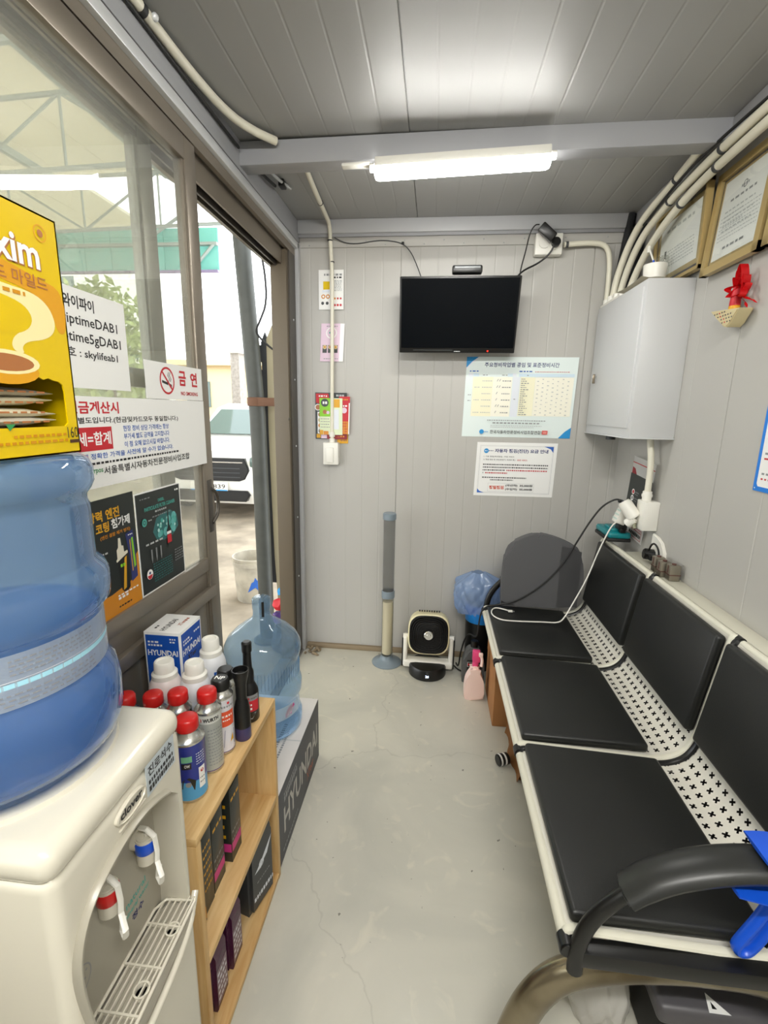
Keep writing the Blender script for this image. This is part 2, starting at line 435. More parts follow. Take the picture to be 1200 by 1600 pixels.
# ================================================================== the cabin
XL, XR, YB, H = -0.75, 0.98, 2.67, 2.40
YN = -1.5
def ribs(lo, hi, step, first, deep):
    """outline of a sheet-metal wall: small V grooves every step, deeper at seams"""
    pts = [(lo, 0)]; x = first
    while x < hi - 0.02:
        if x > lo + 0.02:
            d = 0.005 if any(abs(x - s) < 0.03 for s in deep) else 0.0008; w = 0.0025 if d > 0.004 else 0.005
            pts += [(x - w, 0), (x - 0.001, d), (x + 0.001, d), (x + w, 0)]
        x += step
    return pts + [(hi, 0)]
def ribwall(name, prof, f, a0, a1, m, back):
    b = MB(); poly = prof + [(prof[-1][0], back), (prof[0][0], back)]
    b.ext(poly, f, a0, a1, m); o = b.build(name, sharp=3); tag(o, kind='structure'); return o
ribwall('wall_back', ribs(-0.86, 1.06, 0.0965, -0.785, (-0.21, 0.755)), lambda u, v, a: (u, YB + v, a), -0.1, 2.46, GREY, 0.06)
ribwall('wall_right', ribs(YN - .06, YB, 0.25, -1.25, (-0.25, 0.75, 1.75)), lambda u, v, a: (XR + v, u, a), -0.1, 2.46, GREY, 0.06)
ribwall('wall_near', ribs(-0.86, 1.06, 0.0965, -0.785, (-0.21,)), lambda u, v, a: (u, YN - v, a), -0.1, 2.46, GREY, 0.06)
ribwall('ceiling', ribs(-0.86, 1.06, 0.0965, -0.609, (-0.127,)), lambda u, v, a: (u, a, H + v), YN - .06, YB + 0.06, CEIL, 0.06)
fl = MB(); fl.box(-0.82, YN - .06, -0.08, 1.04, YB + .06, 0, FLOOR); tag(fl.build('floor'), kind='structure')
# ceiling dents and fixings are on the ceiling sheet
dn = MB()
for x, y, r in ((0.08, 1.33, 0.018), (0.10, 1.28, 0.008)): dn.ball((x, y, H), (r, r * 0.5, 0.003), CEIL)
dn.ball((0.16, 1.29, H), (0.004, 0.004, 0.003), BLACK2); dn.cyl((-0.135, 1.16, H - .006), (-0.135, 1.16, H), 0.007, SILVER)
o = dn.build('ceiling_dent'); o.parent = bpy.data.objects['ceiling']
# left side: steel head box, end jamb
lw = MB(); lw.box(-0.83, YN, 2.30, -0.745, YB, H, STEEL, 0.004)
lw.box(-0.80, YN, 2.283, -0.752, 2.63, 2.30, BRONZE2)
tag(lw.build('wall_left'), kind='structure')
tr = MB(); tr.box(-0.775, YN, 2.252, -0.735, 2.62, 2.285, SILVER, 0.003); tag(tr.build('trim_1'), kind='structure')
tr = MB(); tr.box(-0.84, YN, 2.226, -0.768, 2.62, 2.252, BRONZE2); tr.box(-0.768, YN, 2.218, -0.7515, 2.62, 2.252, BRONZE); tr.box(-0.85, YN, 2.14, -0.835, 2.62, 2.22, BRONZE)
tr.box(-0.79, YN, 2.15, -0.782, 2.62, 2.226, BRONZE); tr.box(-0.815, YN, 2.14, -0.808, 2.62, 2.216, BRONZE2)
tag(tr.build('trim_2'), kind='structure')
tr = MB(); tr.box(-0.84, 2.47, -.02, -0.76, 2.63, 2.215, mat('beige_jamb', '5d5344', .5), 0.002)              # end jamb of the doorway
tr.box(-0.765, 2.50, 0.0, -0.752, 2.60, 2.25, BRONZE2); tr.box(-0.758, 2.60, 0.0, -0.735, 2.645, 2.283, STEEL2, 0.002)
for z in (0.5, 0.85, 1.25, 1.6, 1.9): tr.ball((-0.75, 2.55, z), (0.003, 0.005, 0.005), SILVER)
tr.tube([(-0.757, 2.47, 1.40), (-0.757, 2.455, 1.40), (-0.757, 2.45, 1.392)], 0.004, BRONZE2)
tag(tr.build('trim_3'), kind='structure')
tr = MB(); tr.box(-0.85, YN, -0.06, -0.745, 2.64, 0.012, ALU, 0.003); tr.box(-0.785, YN, 0.012, -0.778, 2.47, 0.025, ALU); tag(tr.build('trim_4'), kind='structure')
def sash(name, x, y0, y1, glass0, rails, m, handle=False):
    d = struct(name, (x, (y0 + y1) / 2, 0.02)); s = 0.065
    f = MB(); f.box(x - .014, y0, .03, x + .014, y0 + s, 2.213, m, .003); f.box(x - .014, y1 - s, .03, x + .014, y1, 2.213, m, .003)
    f.box(x - .014, y0 + s, 2.15, x + .014, y1 - s, 2.213, m, .003); f.box(x - .014, y0 + s, .03, x + .014, y1 - s, .11, m, .003)
    f.box(x - .018, y1 - s - .008, .03, x + .008, y1 - s, 2.2, m)
    for a, b, dx in rails: f.box(x - .014, y0 + s, a, x + .014 + dx, y1 - s + (.03 if dx > 0 else 0), b, m, .003)
    f.build('frame', d)
    g = MB(); g.box(x - .0025, y0 + s, glass0, x + .0025, y1 - s, 2.15, GLASS); g.build('glass', d)
    p = MB(); y = y0 + s
    while y < y1 - s - .001:
        p.box(x - .008, y, .11, x + .002, min(y + .093, y1 - s), glass0 - .1, m, .004); y += .095
    p.build('lower_panel', d)
    if handle:
        h = MB(); h.box(x + .013, y1 - .05, 1.03, x + .017, y1 - .02, 1.21, BRONZE2, .002)
        h.tube([(x + .016, y1 - .03, 1.06), (x + .016, y1 + .012, 1.08), (x + .016, y1 + .022, 1.12), (x + .016, y1 + .012, 1.16), (x + .016, y1 - .03, 1.18)], 0.006, BRONZE2, smooth=2)
        h.build('door_handle', d)
    return d
sash('door_1', -0.764, -0.02, 1.55, 0.945, [(0.90, 0.945, -.002), (0.84, 0.90, -.010), (0.80, 0.84, 0.006)], BRONZE, True)
sash('door_2', -0.822, -0.10, 1.41, 0.945, [(0.84, 0.945, 0), (1.50, 1.55, 0)], ALU)
sash('door_3', -0.764, YN, -0.02, 0.945, [(0.84, 0.945, 0)], BRONZE)
# back wall trims
tr = MB(); tr.box(-0.745, 2.635, 2.335, 0.90, YB, H, STEEL2, .003); tr.box(-0.745, 2.65, 2.322, 0.90, YB, 2.335, STEEL); tag(tr.build('trim_5'), kind='structure')
tr = MB(); tr.box(-0.74, 2.660, 2.275, 0.93, YB, 2.322, GREY, .002)
for i in range(17): tr.ball((-0.69 + i * .1, 2.659, 2.285 + .018 * (i % 2)), (.003, .002, .003), STEEL)
tag(tr.build('trim_6'), kind='structure')
tr = MB(); tr.box(-0.735, 2.648, 0.0, XR, YB, 0.028, BROWN, .002); tag(tr.build('baseboard_back'), kind='structure')
tr = MB(); tr.box(0.925, YN, 2.345, XR, YB, H, STEEL, .004); tag(tr.build('trim_7'), kind='structure')
tr = MB(); tr.box(0.915, YN, 0.795, XR, 2.25, 0.822, CREAMP, .003); tag(tr.build('trim_8'), kind='structure')
# debris in the far left corner
db = MB(); r = random.Random(3)
for i in range(26):
    x, y = -0.725 + r.random() * .09, 2.63 - r.random() * .08
    db.ball((x, y, .004 + r.random() * .012), (r.uniform(.006, .014), r.uniform(.005, .012), r.uniform(.004, .009)), BROWN, 6)
tag(db.build('debris'), 'crumbled brown debris in the floor corner by the door jamb', 'debris', kind='stuff')
# the ceiling beam
def obox(mb, p0, p1, w, h, m, bev=.004):
    p0, p1 = Vector(p0), Vector(p1); d = (p1 - p0); L = d.length; d.normalize(); s = d.cross(Vector((0, 0, 1))).normalized(); u = s.cross(d)
    M = Matrix((d.to_4d(), s.to_4d(), u.to_4d(), (0, 0, 0, 1))).transposed(); M.translation = (p0 + p1) / 2
    for i in range(3): M[3][i] = 0
    mb.box(-L / 2, -w / 2, -h / 2, L / 2, w / 2, h / 2, m, bev, M=M)
b = MB(); obox(b, (-0.75, 1.925, 2.352), (XR - .05, 1.915, 2.368), .075, .078, STEEL); tag(b.build('ceiling_beam'), kind='structure')

# ================================================================== lamps
def tube_lamp(name, label, p0, p1, m, ext, wide=.062):
    p0, p1 = Vector(p0), Vector(p1); c = (p0 + p1) / 2; d = (p1 - p0).normalized()
    t = thing(name, label, 'ceiling light', c)
    b = MB(); obox(b, p0 + Vector((0, 0, .022)), p1 + Vector((0, 0, .022)), wide, .030, WHITE); b.build('housing', t)
    b = MB(); b.tube([p0 - d * .004, p0, p0 + d * .01, p1 - d * .01, p1, p1 + d * .004], [(.012, .01), (.026, .022), (.03, .026), (.03, .026), (.026, .022), (.012, .01)], m, n=18); b.build('diffuser', t)
    for q, s in ((p0, -1), (p1, 1)): b = MB(); b.cyl(q + d * s * .004 + Vector((0, 0, .015)), q + d * s * .02 + Vector((0, 0, .015)), .014, WHITE); b.build('end_cap', t)
    if ext:
        b = MB(); obox(b, p0 - d * .12 + Vector((0, 0, .026)), p0 - d * .02 + Vector((0, 0, .026)), .03, .012, WHITE); b.build('cable_cover', t)
    return t
tube_lamp('tube_light', 'lit white tube light fixed under the grey ceiling beam', (-0.242, 1.868, 2.2685), (0.352, 1.868, 2.2885), LAMP, True)
tube_lamp('tube_light', 'long white fill tube light added out of view on the ceiling over the near half of the cabin', (-0.55, -0.35, 2.360), (0.75, -0.35, 2.360), LAMP_FILL, False)  # added fill lamp, out of view behind the camera
# ================================================================== water dispenser
def dispenser():
    Y0, Y1, X0, X1 = 0.382, 0.658, -0.742, -0.400
    t = thing('water_dispenser', 'white hot and cold water dispenser carrying the big blue bottle', 'water dispenser', (-0.57, 0.52, 0))
    b = MB(); b.box(X0, Y0, 0.02, X1, Y1, 0.932, WATERBODY, .018, 4)
    o = b.build('body', t)
    out = [(.632, .823), (.60, .855), (.568, .870), (.53, .878), (.492, .877), (.440, .862), (.412, .839), (.396, .80), (.397, .744), (.41, .66), (.43, .57), (.634, .57), (.636, .615), (.636, .70), (.635, .77)]
    c = MB(); c.ext(out, lambda u, v, a: (a, u, v), -0.30, -0.454, WGREY)
    co = c.build('c'); md = o.modifiers.new('m', 'BOOLEAN'); md.object = co; md.operation = 'DIFFERENCE'; md.solver = 'EXACT'
    bpy.context.view_layer.update()
    me = bpy.data.meshes.new_from_object(o.evaluated_get(bpy.context.evaluated_depsgraph_get()))
    o.modifiers.clear(); old = o.data; o.data = me; bpy.data.meshes.remove(old); bpy.data.objects.remove(co)
    me.shade_smooth(); me.set_sharp_from_angle(angle=math.radians(30))
    lin2 = MB()                                                            # grey liner of the recess
    lin2.ext([(y, z) for y, z in out], lambda u, v, a: (a, u, v), -0.4545, -0.450, WGREY)
    lin2.build('recess_panel', t)
    rim = MB(); rim.tube([(X1 + .001, y, z) for y, z in out[1:11]], (.004, .009), WGREY, smooth=2, flat=(1, 0, 0)); rim.build('recess_rim', t)
    b = MB(); b.box(X0 + .004, Y0 - .002, 0.922, X1 + .002, Y1 + .002, 0.968, WATERBODY, .021, 5)
    b.lathe([(.125, .962), (.135, .966), (.132, .974), (.118, .976), (.10, .966)], WATERBODY, (-0.57, .515, 0), 40); b.build('top_cover', t)
    tr = MB()
    D = [(-.449, .412), (-.449, .612), (-.438, .632), (-.418, .634), (-.388, .635), (-.385, .47), (-.386, .412)]
    tr.ext(D, lambda u, v, a: (u, v, a), .565, .592, WGREY, .004); tr.tube([(-.392, .40, .55), (-.385, .45, .545), (-.385, .6, .56), (-.395, .652, .60)], .006, WATERBODY, smooth=2)
    tr.build('drip_tray', t)
    g = MB(); z = .598
    g.tube([(x, y, z) for x, y in D] + [(D[0][0], D[0][1], z)], .0028, WATERBODY)
    for x in (-.440, -.430, -.420, -.410, -.400, -.392): g.box(x - .0012, .415, z - .003, x + .0012, .628 if x < -.43 else .642, z + .002, WATERBODY)
    for y in (.47, .53, .59): g.box(-.449, y - .0015, z - .003, -.386, y + .0015, z + .003, WATERBODY)
    for y in (.50, .585): g.lathe([(.0115, z - .004), (.012, z + .004), (.0095, z + .004), (.009, z - .004)], WATERBODY, (-.400, y, 0), 18)
    g.build('grille', t)
    for y, z, m, nm in ((.585, .772, BLUE, 'cold'), (.497, .782, RED, 'hot')):
        tp = MB(); tp.cyl((-.452, y, z), (-.43, y, z), .014, WATERBODY); tp.cyl((-.432, y, z - .036), (-.432, y, z + .012), .0145, WATERBODY, bev=.002)
        o = tp.build('tap', t); tag(o, '%s tap with a %s ring' % (nm, 'blue' if m is BLUE else 'red'))
        r = MB(); r.lathe([(.0150, z - .014), (.0162, z - .012), (.0162, z + .004), (.0150, z + .006)], m, (-.432, y, 0), 24); r.build('tap_ring', o)
        lv = MB(); lv.tube([(-.450, y + .004, z + .012), (-.442, y + .003, z + .022), (-.428, y, z + .024), (-.414, y - .002, z + .014), (-.411, y - .003, z - .012), (-.412, y - .004, z - .030), (-.398, y - .016, z - .044), (-.404, y - .010, z - .064), (-.414, y - .002, z - .062), (-.411, y - .002, z - .042)], (.0024, .0046), WHITE, n=8, smooth=0, flat=(0, 1, 0))
        lv.ball((-.43, y + .004, z + .012), .006, WHITE, 10); lv.build('lever', o)
    f = plane((X1, 0, 0), (0, 1, 0), (0, 0, 1), (1, 0, 0))
    bd = MB(); bd.lathe([(.033, 0), (.033, .004), (.030, .005), (.029, .003), (0, .003)], WATERBODY, n=32, M=Matrix.Translation((X1, .518, .909)) @ Matrix.Rotation(math.pi / 2, 4, 'Y') @ Matrix.Diagonal((.42, 1, 1, 1)))
    bo = bd.build('badge', t)
    p = Print(plane((X1 + .0034, 0, 0), (0, 1, 0), (0, 0, 1), (1, 0, 0))); p.text(INK, 'clover', .518, .904, .0125, .048, 'c', .03); p.done('lettering', bo)
    b = MB(); b.box(X1 - .001, .492, .888, X1 + .003, .55, .8905, WATERBODY, .001); b.build('ridge', t)
    b = MB(); b.box(X1 - .0005, .557, .884, X1 + .0006, .632, .936, mat('silver_sticker', 'b9c2c8', .4)); so = b.build('sticker', t)
    p = Print(plane((X1 + .0006, 0, 0), (0, 1, 0), (0, 0, 1), (1, 0, 0)))
    p.text(INK, '진로석수', .594, .913, .017, .064, 'c', .02); p.bars(INK, .562, .628, .901, .0065, 9, 1); p.bars(INK, .562, .628, .889, .0085, 11, 2); p.done('lettering', so)
    p = Print(plane((-.450, 0, 0), (0, 1, 0), (0, 0, 1), (1, 0, 0)))
    p.text(TEALP, 'natural', .575, .675, .012, .05, 'c'); p.text(TEALP, 'mineral water', .575, .66, .009, .065, 'c'); p.text(NAVY, '정수', .575, .64, .013, .03, 'c', .02)
    p.ring(INKG, .45, .68, .022, .002); p.bars(INKG, .435, .465, .685, .003, 3); p.bars(INKG, .435, .465, .675, .003, 3, 2); p.done('lettering', t)
    ft = MB()
    for y in (Y0 + .03, Y1 - .03):
        for x in (X0 + .03, X1 - .03): ft.cyl((x, y, 0), (x, y, .022), .015, BLACK2)
    ft.build('foot', t)
dispenser()
# ------------------------------------------------------------------ bottle on the dispenser
t = thing('water_bottle', 'large blue water bottle upside down on the dispenser under a yellow box', 'water bottle', (-.57, .515, .97))
b = MB(); PB = [(.05, .9775), (.07, .979), (.118, .984), (.137, .998), (.145, 1.022), (.145, 1.062), (.141, 1.088), (.133, 1.102), (.131, 1.108), (.131, 1.176), (.134, 1.182), (.143, 1.192), (.1445, 1.205), (.1445, 1.225), (.140, 1.236), (.132, 1.245), (.1305, 1.25), (.1305, 1.318), (.128, 1.328), (.128, 1.334), (.134, 1.342), (.1385, 1.352), (.1385, 1.368), (.134, 1.380), (.122, 1.388), (.09, 1.389), (.08, 1.382), (0, 1.380)]
b.lathe(PB, BOTTLE, (-.57, .515, 0), 64); b.build('shell', t, sharp=60)
b = MB(); b.lathe([(.05, .985)] + [(r - .006, z) for r, z in PB[3:10]] + [(0, 1.17)], WATER, (-.57, .515, 0), 48); b.build('water', t, sharp=60)
f = wrap(-.57, .515, 0, .1322, math.radians(-78))
p = Print(f); p.rect(LABELF, 0, 1.108, .30, 1.174, 24); p.rect(mat('label_cyan', '9fd3e4', .4), .004, 1.134, .30, 1.14, 24); p.rect(WPRINT, .004, 1.142, .30, 1.1425, 24)
p.rect(PAPER, .018, 1.146, .085, 1.17, 8); p.ring(NAVY, .030, 1.158, .008, .004)
for k in range(4): p.bars(INK, .042, .082, 1.149 + k * .0055, .0024, 7, k)
for k in range(4): p.bars(INKG, .095, .20, 1.149 + k * .0055, .002, 14, k)
for k in range(3): p.bars(INKG, .02, .2, 1.113 + k * .006, .002, 18, k + 5)
p.done('label', t)
# ------------------------------------------------------------------ coffee box
t = thing('coffee_box', 'yellow instant coffee box with torn front opening standing on the blue bottle', 'coffee box', (-.525, .45, 1.39))
x0, x1, y0, y1, z0, z1 = -.60, -.45, .335, .567, 1.391, 1.658
th = .002; oy1, oz0, oz1 = .551, 1.424, 1.479
b = MB()
b.box(x0, y0, z0, x0 + th, y1, z1, YELLOW); b.box(x0, y0, z0, x1, y0 + th, z1, YELLOW); b.box(x0, y1 - th, z0, x1, y1, z1, YELLOW)
b.box(x0, y0, z0, x1, y1, z0 + th, YELLOW); b.box(x0, y0, z1 - th, x1, y1, z1, YELLOW)
fx = lambda u, v, a: (a, u, v)
r = random.Random(5)
tear = [(.352 + i * (oy1 - .008 - .352) / 26, oz1 + r.uniform(-.0025, .0025)) for i in range(27)]
b.ext([(y0, z0), (y1, z0), (y1, z1), (y0, z1), (y0, oz1)] + [(.352, oz1)] + tear[1:] + [(oy1 - .002, oz1 - .006), (oy1, oz1 - .014), (oy1, oz0 + .004), (oy1 - .005, oz0), (.352, oz0), (.352, oz1 - .0005), (y0, oz1 - .0005)], fx, x1 - th, x1, YELLOW)
co = b.build('carton', t, sharp=20)
p = Print(plane((x1, 0, 0), (0, 1, 0), (0, 0, 1), (1, 0, 0)))
AM2 = mat('print_deep_amber', 'c98a0c', .35); CR = mat('print_cream', 'f3e3a8', .35); COF = mat('print_coffee', 'a86a3a', .4)
p.poly(AMBER, soft([(y0 + .001, 1.598), (.42, 1.602), (.48, 1.597), (.53, 1.588), (.566, 1.582), (.566, 1.535), (.552, 1.53), (.545, 1.556), (.51, 1.577), (y0 + .001, 1.579)]))
p.poly(CR, soft([(y0 + .001, 1.575), (.42, 1.578), (.48, 1.572), (.52, 1.571), (.54, 1.562), (.549, 1.545), (.545, 1.531), (.53, 1.522), (.505, 1.517), (.497, 1.510), (.50, 1.503), (.487, 1.505), (.484, 1.512), (.49, 1.522), (.51, 1.532), (.515, 1.545), (.50, 1.558), (.46, 1.562), (.40, 1.56), (y0 + .001, 1.555)]))
p.poly(YELLOW, soft([(y0 + .001, 1.556), (.40, 1.561), (.46, 1.563), (.503, 1.558), (.517, 1.545), (.511, 1.531), (.49, 1.522), (.44, 1.525), (y0 + .001, 1.52)]))
p.disc(AMBER, .474, 1.484, .042, .014); p.disc(CR, .475, 1.493, .043, .0125); p.disc(COF, .474, 1.4925, .036, .009)
p.text(COF, 'Maxim', .5372, 1.5955, .0325, .105, 'r', .05); p.text(WPRINT, 'Maxim', .536, 1.597, .031, .104, 'r', .025)
p.text(COF, '모카골드 마일드', .543, 1.576, .0145, .118, 'r', .01); p.bars(AM2, .44, .51, 1.5645, .004, 7)
p.ring(AMBER, .541, 1.637, .009, .0012); p.disc(COF, .541, 1.637, .004)
p.text(INK, '160', .564, 1.4095, .0135, .017, 'r', 0); p.rect(mat('print_brown', '4a2c14', .4), .549, 1.4035, .565, 1.4075)
p.bars(AM2, .47, .546, 1.413, .003, 9); p.bars(AM2, .44, .546, 1.406, .003, 12, 3); p.poly(GREENP, [(.462, 1.428), (.474, 1.428), (.466, 1.421)])
p.done('lettering', co)
mset = [mat('sachet_%d' % i, c, .22, .35) for i, c in enumerate(('c9c2b2', 'ddd3b4', 'bdb6a6', 'e6dcc0', 'a49c8c'))]
for i, (z, dz, x, m) in enumerate([(1.399, 0, -.468, 3), (1.409, .001, -.470, 0), (1.4195, -.001, -.466, 2), (1.430, .0015, -.464, 0), (1.4405, -.002, -.464, 3), (1.4515, .003, -.466, 1), (1.463, -.001, -.464, 4)]):
    b = MB()
    b.grid(lambda u, v, z=z, x=x, dz=dz: (x - .012 + .02 * math.cos(6.2832 * v), .34 + u * .20, z + dz * (u * 2 - 1) + (.0015 + .0045 * min(1, 6 * u, 6 * (1 - u))) * math.sin(6.2832 * v)), 12, 12, mset[m % 5])
    o = b.build('coffee_sachet', at=(x, .44, z)); 
    p = Print(plane((x + .008, 0, z), (0, 1, 0), (0, 0, 1), (1, 0, 0))); p.bars(COF, .45, .53, -.001, .002, 6, i); p.done('print', o)
    tag(o, ('silvery' if m in (0, 2, 4) else 'cream') + ' coffee sachet in the yellow box, %s layer' % ('bottom', 'second', 'third', 'fourth', 'fifth', 'sixth', 'top')[i] + ' of the pile', 'coffee sachet', 'sachets in the yellow coffee box')
# ================================================================== pine shelf
SX0, SX1, SY0, SY1 = -.735, -.430, .725, 1.195
t = thing('shelf_unit', 'low open pine shelf unit crowded with cans and bottles on top', 'shelf', (-.58, .96, 0))
b = MB(); b.box(SX0, SY0, 0, SX1, SY0 + .018, .607, WOODV, .0015); b.build('side_panel', t)
b = MB(); b.box(SX0, SY1 - .018, 0, SX1, SY1, .607, WOODV, .0015); b.build('side_panel', t)
for z in (.607, .290, .004):
    b = MB(); top = z > .5; b.box(SX0, SY0 + (0 if top else .018), z, SX1, SY1 - (0 if top else .018), z + .019, WOOD, .0015); b.build('shelf_board', t)
b = MB(); b.box(SX0, SY0, 0, SX0 + .006, SY1, .607, WOOD); b.build('back_panel', t)
ST = .6265
def can(name, label, x, y, r, h, prof, cap, m, cat='spray can', group=None, printer=None, z0=ST, sharp=38):
    t = thing(name, label, cat, (x, y, z0), group)
    b = MB(); b.lathe(prof, m, (x, y, z0), 28); b.build('body', t, sharp=sharp)
    if cap: c = MB(); c.lathe(cap[0], cap[1], (x, y, z0), 24); c.build('cap', t)
    if printer:
        p = Print(wrap(x, y, z0, r, 0)); printer(p); p.done('label', t)
    return t
def tinprof(r, h, bands):
    """aerosol / additive tin: bands = [(z, material)] up to shoulder"""
    P = [(r - .002, 0), (r + .0008, .002, PURPLE if bands is None else TIN), (r, .006, TIN)]
    for z, m in bands: P.append((r, z, m))
    z = bands[-1][0]
    return P + [(r + .001, z + .002, TIN), (r + .001, z + .005, TIN), (r - .004, z + .009, TIN), (r * .62, z + .022, TIN), (r * .6, z + .026, TIN), (0, z + .026, TIN)]
def redcap(r, z): return ([(r, z), (r + .0015, z + .003), (r + .001, z + .022), (r - .001, z + .026), (r - .005, z + .028), (0, z + .027)], RED)
A = math.radians(-45)
def pr1(p):
    c = .033 * math.radians(-66); p.rect(mat('label_green', '6fae8c', .4), c - .014, .098, c + .008, .112, 4); p.rect(INK, c - .014, .082, c + .006, .096, 4); p.text(WPRINT, 'OW', c - .008, .086, .007, .011)
    p.rect(WPRINT, c + .020, .028, c + .036, .078, 4); p.disc(RED, c + .028, .068, .004); p.bars(INKG, c + .022, c + .034, .05, .003, 3); p.bars(INKG, c + .022, c + .034, .04, .003, 3)
    p.poly(DARKP, [(c - .016, .035), (c + .010, .03), (c + .013, .052), (c, .062), (c - .014, .055)]); p.disc(INKG, c - .002, .045, .006)
    for k in range(5): p.bars(PAPERL, c + .016, c + .036, .088 + k * .006, .002, 4, k)
can('additive_can', 'blue additive can with red cap nearest the shelf corner', -.496, .838, .033, .19, tinprof(.033, .19, [(.05, CANSKY), (.135, CANBLUE)]), redcap(.022, .158), TIN, 'spray can', 'cans on the pine shelf', pr1)
def pr2(p):
    c = .0285 * math.radians(-62); p.rect(mat('label_tin', 'c7c8c2', .3), c - .035, .128, c + .042, .148, 12); p.rect(REDP, c - .024, .133, c - .016, .141); p.rect(WPRINT, c - .022, .1365, c - .018, .1375)
    p.text(INK, 'WURTH', c - .013, .1325, .0095, .036, 'l', .05)
    for k in range(2): p.poly(WPRINT, [(c - .028, .11 - k * .02), (c - .019, .119 - k * .02), (c - .010, .11 - k * .02), (c - .019, .101 - k * .02)]); p.poly(REDP, [(c - .026, .11 - k * .02), (c - .019, .117 - k * .02), (c - .012, .11 - k * .02), (c - .019, .103 - k * .02)]); p.poly(WPRINT, [(c - .023, .11 - k * .02), (c - .019, .114 - k * .02), (c - .015, .11 - k * .02), (c - .019, .106 - k * .02)])
    for k in range(12): p.bars(INKG, c - .004, c + .032, .022 + k * .008, .0022, 6, k)
can('additive_can', 'silver grey spray can with red cap beside the blue can', -.490, .918, .0285, .19, tinprof(.0285, .19, [(.008, PURPLE), (.15, CANGREY)]), redcap(.0205, .172), TIN, 'spray can', 'cans on the pine shelf', pr2)
def pr3(p):
    c = .0275 * math.radians(-62); p.rect(mat('label_orange', 'd8502a', .4), c - .004, .075, c + .03, .115, 6); p.bars(WPRINT, c - .001, c + .024, .10, .005, 3); p.bars(WPRINT, c, c + .02, .09, .003, 4); p.bars(INKG, c - .025, c + .03, .125, .005, 8)
    p.poly(NAVY, [(c, .02), (c + .03, .02), (c + .03, .06), (c + .004, .066)]); p.poly(GOLDP, [(c + .016, .03), (c + .026, .034), (c + .024, .052)]); p.rect(REDP, c + .012, .133, c + .018, .139)
def capn(r, z): return ([(r, z), (r + .001, z + .003), (r, z + .022), (r - .003, z + .026), (0, z + .026)], BLACK)
t = can('additive_can', 'white spray can with orange label and lettered black cap', -.487, .978, .0275, .185, tinprof(.0275, .185, [(.008, PURPLE), (.145, mat('can_white', 'd9d8e0', .3))]), capn(.021, .165), TIN, 'spray can', 'cans on the pine shelf', pr3)
p = Print(lambda x, y, z: Vector((-.487 + y, .978 - x, ST + .191 + z)).copy() if False else Vector((-.487 + x, .978 + y, ST + .191 + z)))
p.text(WPRINT, 'NP', 0, -.006, .014, .024, 'c', .03); p.done('cap_lettering', t)
t = can('additive_can', 'grey can with plain black cap behind the black nozzle bottle', -.507, 1.050, .025, .17, tinprof(.026, .17, [(.13, CANGREY)]), capn(.02, .147), TIN, 'spray can', 'cans on the pine shelf')
t = thing('funnel_bottle', 'black bottle with a wide flared black funnel cap', 'bottle', (-.455, 1.022, ST), 'cans on the pine shelf')
b = MB(); b.lathe([(.019, 0), (.0205, .003, mat('bottle_violet', '3c3560', .3)), (.0205, .035, mat('bottle_violet', '3c3560', .3)), (.0195, .085), (.015, .105), (.012, .113), (0, .113)], BLACK, (-.455, 1.022, ST), 24); b.build('body', t)
b = MB(); b.lathe([(.0115, .075), (.013, .11), (.014, .15), (.0185, .172), (.0205, .184), (.021, .19), (.0185, .19), (.016, .176), (0, .165)], BLACK, (-.455, 1.022, ST), 24); b.build('funnel', t)
t = thing('spout_bottle', 'black fuel cleaner bottle with long spout and red label', 'bottle', (-.468, 1.098, ST), 'cans on the pine shelf')
b = MB(); b.lathe([(.024, 0), (.0262, .004), (.0262, .075), (.025, .088), (.018, .105), (.0145, .112), (0, .112)], BLACK, (-.468, 1.098, ST), 28); b.build('body', t)
b = MB(); b.lathe([(.0155, .105), (.0155, .140), (.012, .15), (.0105, .19), (.0105, .196), (.013, .198), (.013, .222), (.009, .226), (0, .226)], BLACK, (-.468, 1.098, ST), 24); b.build('spout', t)
p = Print(wrap(-.468, 1.098, ST, .0263)); c = .0263 * math.radians(-64)
p.rect(INKG, c - .026, .066, c + .026, .082, 8); p.rect(REDP, c - .005, .07, c + .001, .076); p.text(INK, 'WURTH', c + .003, .0705, .005, .018)
p.rect(REDP, c - .026, .034, c + .026, .066, 8); p.bars(WPRINT, c - .008, c + .008, .052, .005, 3); p.bars(WPRINT, c - .008, c + .006, .04, .006, 2); p.poly(INKG, [(c - .002, .014), (c + .012, .03), (c + .018, .03), (c + .006, .012)]); p.done('label', t)
def whitebottle(label, x, y, r, h, m):
    t = thing('white_bottle', label, 'bottle', (x, y, ST), 'white bottles on the pine shelf')
    b = MB(); b.lathe([(r - .003, 0), (r, .004), (r, h * .70), (r - .002, h * .74), (r * .8, h * .80), (r * .62, h * .83), (0, h * .83)], m, (x, y, ST), 32); b.build('body', t)
    b = MB(); b.lathe([(r * .66, h * .80), (r * .78, h * .81), (r * .78, h * .86), (r * .62, h * .88), (r * .60, h * .985), (r * .54, h), (r * .42, h), (r * .40, h * .985), (0, h * .985)], WHITE, (x, y, ST), 28); b.build('cap', t)
    p = Print(wrap(x, y, ST, r)); c = r * math.radians(-50); p.rect(PAPERL, c - .022, .04, c + .03, h * .62, 8)
    for k in range(7): p.bars(INKG, c - .018, c + .026, .05 + k * .011, .003, 6, k)
    p.rect(BLUEP, c - .004, h * .60, c + .034, h * .66, 6); p.bars(WPRINT, c + .002, c + .022, h * .615, .006, 3); p.done('label', t)
WB = mat('bottle_white', 'dfe0e4', .35); WB2 = mat('bottle_pinkish', 'e2d6d2', .35)
whitebottle('white bottle with stepped white cap, middle one behind the red caps', -.553, .985, .037, .225, WB)
whitebottle('white bottle with stepped cap next to the blue carton, farthest of three', -.560, 1.085, .036, .235, WB)
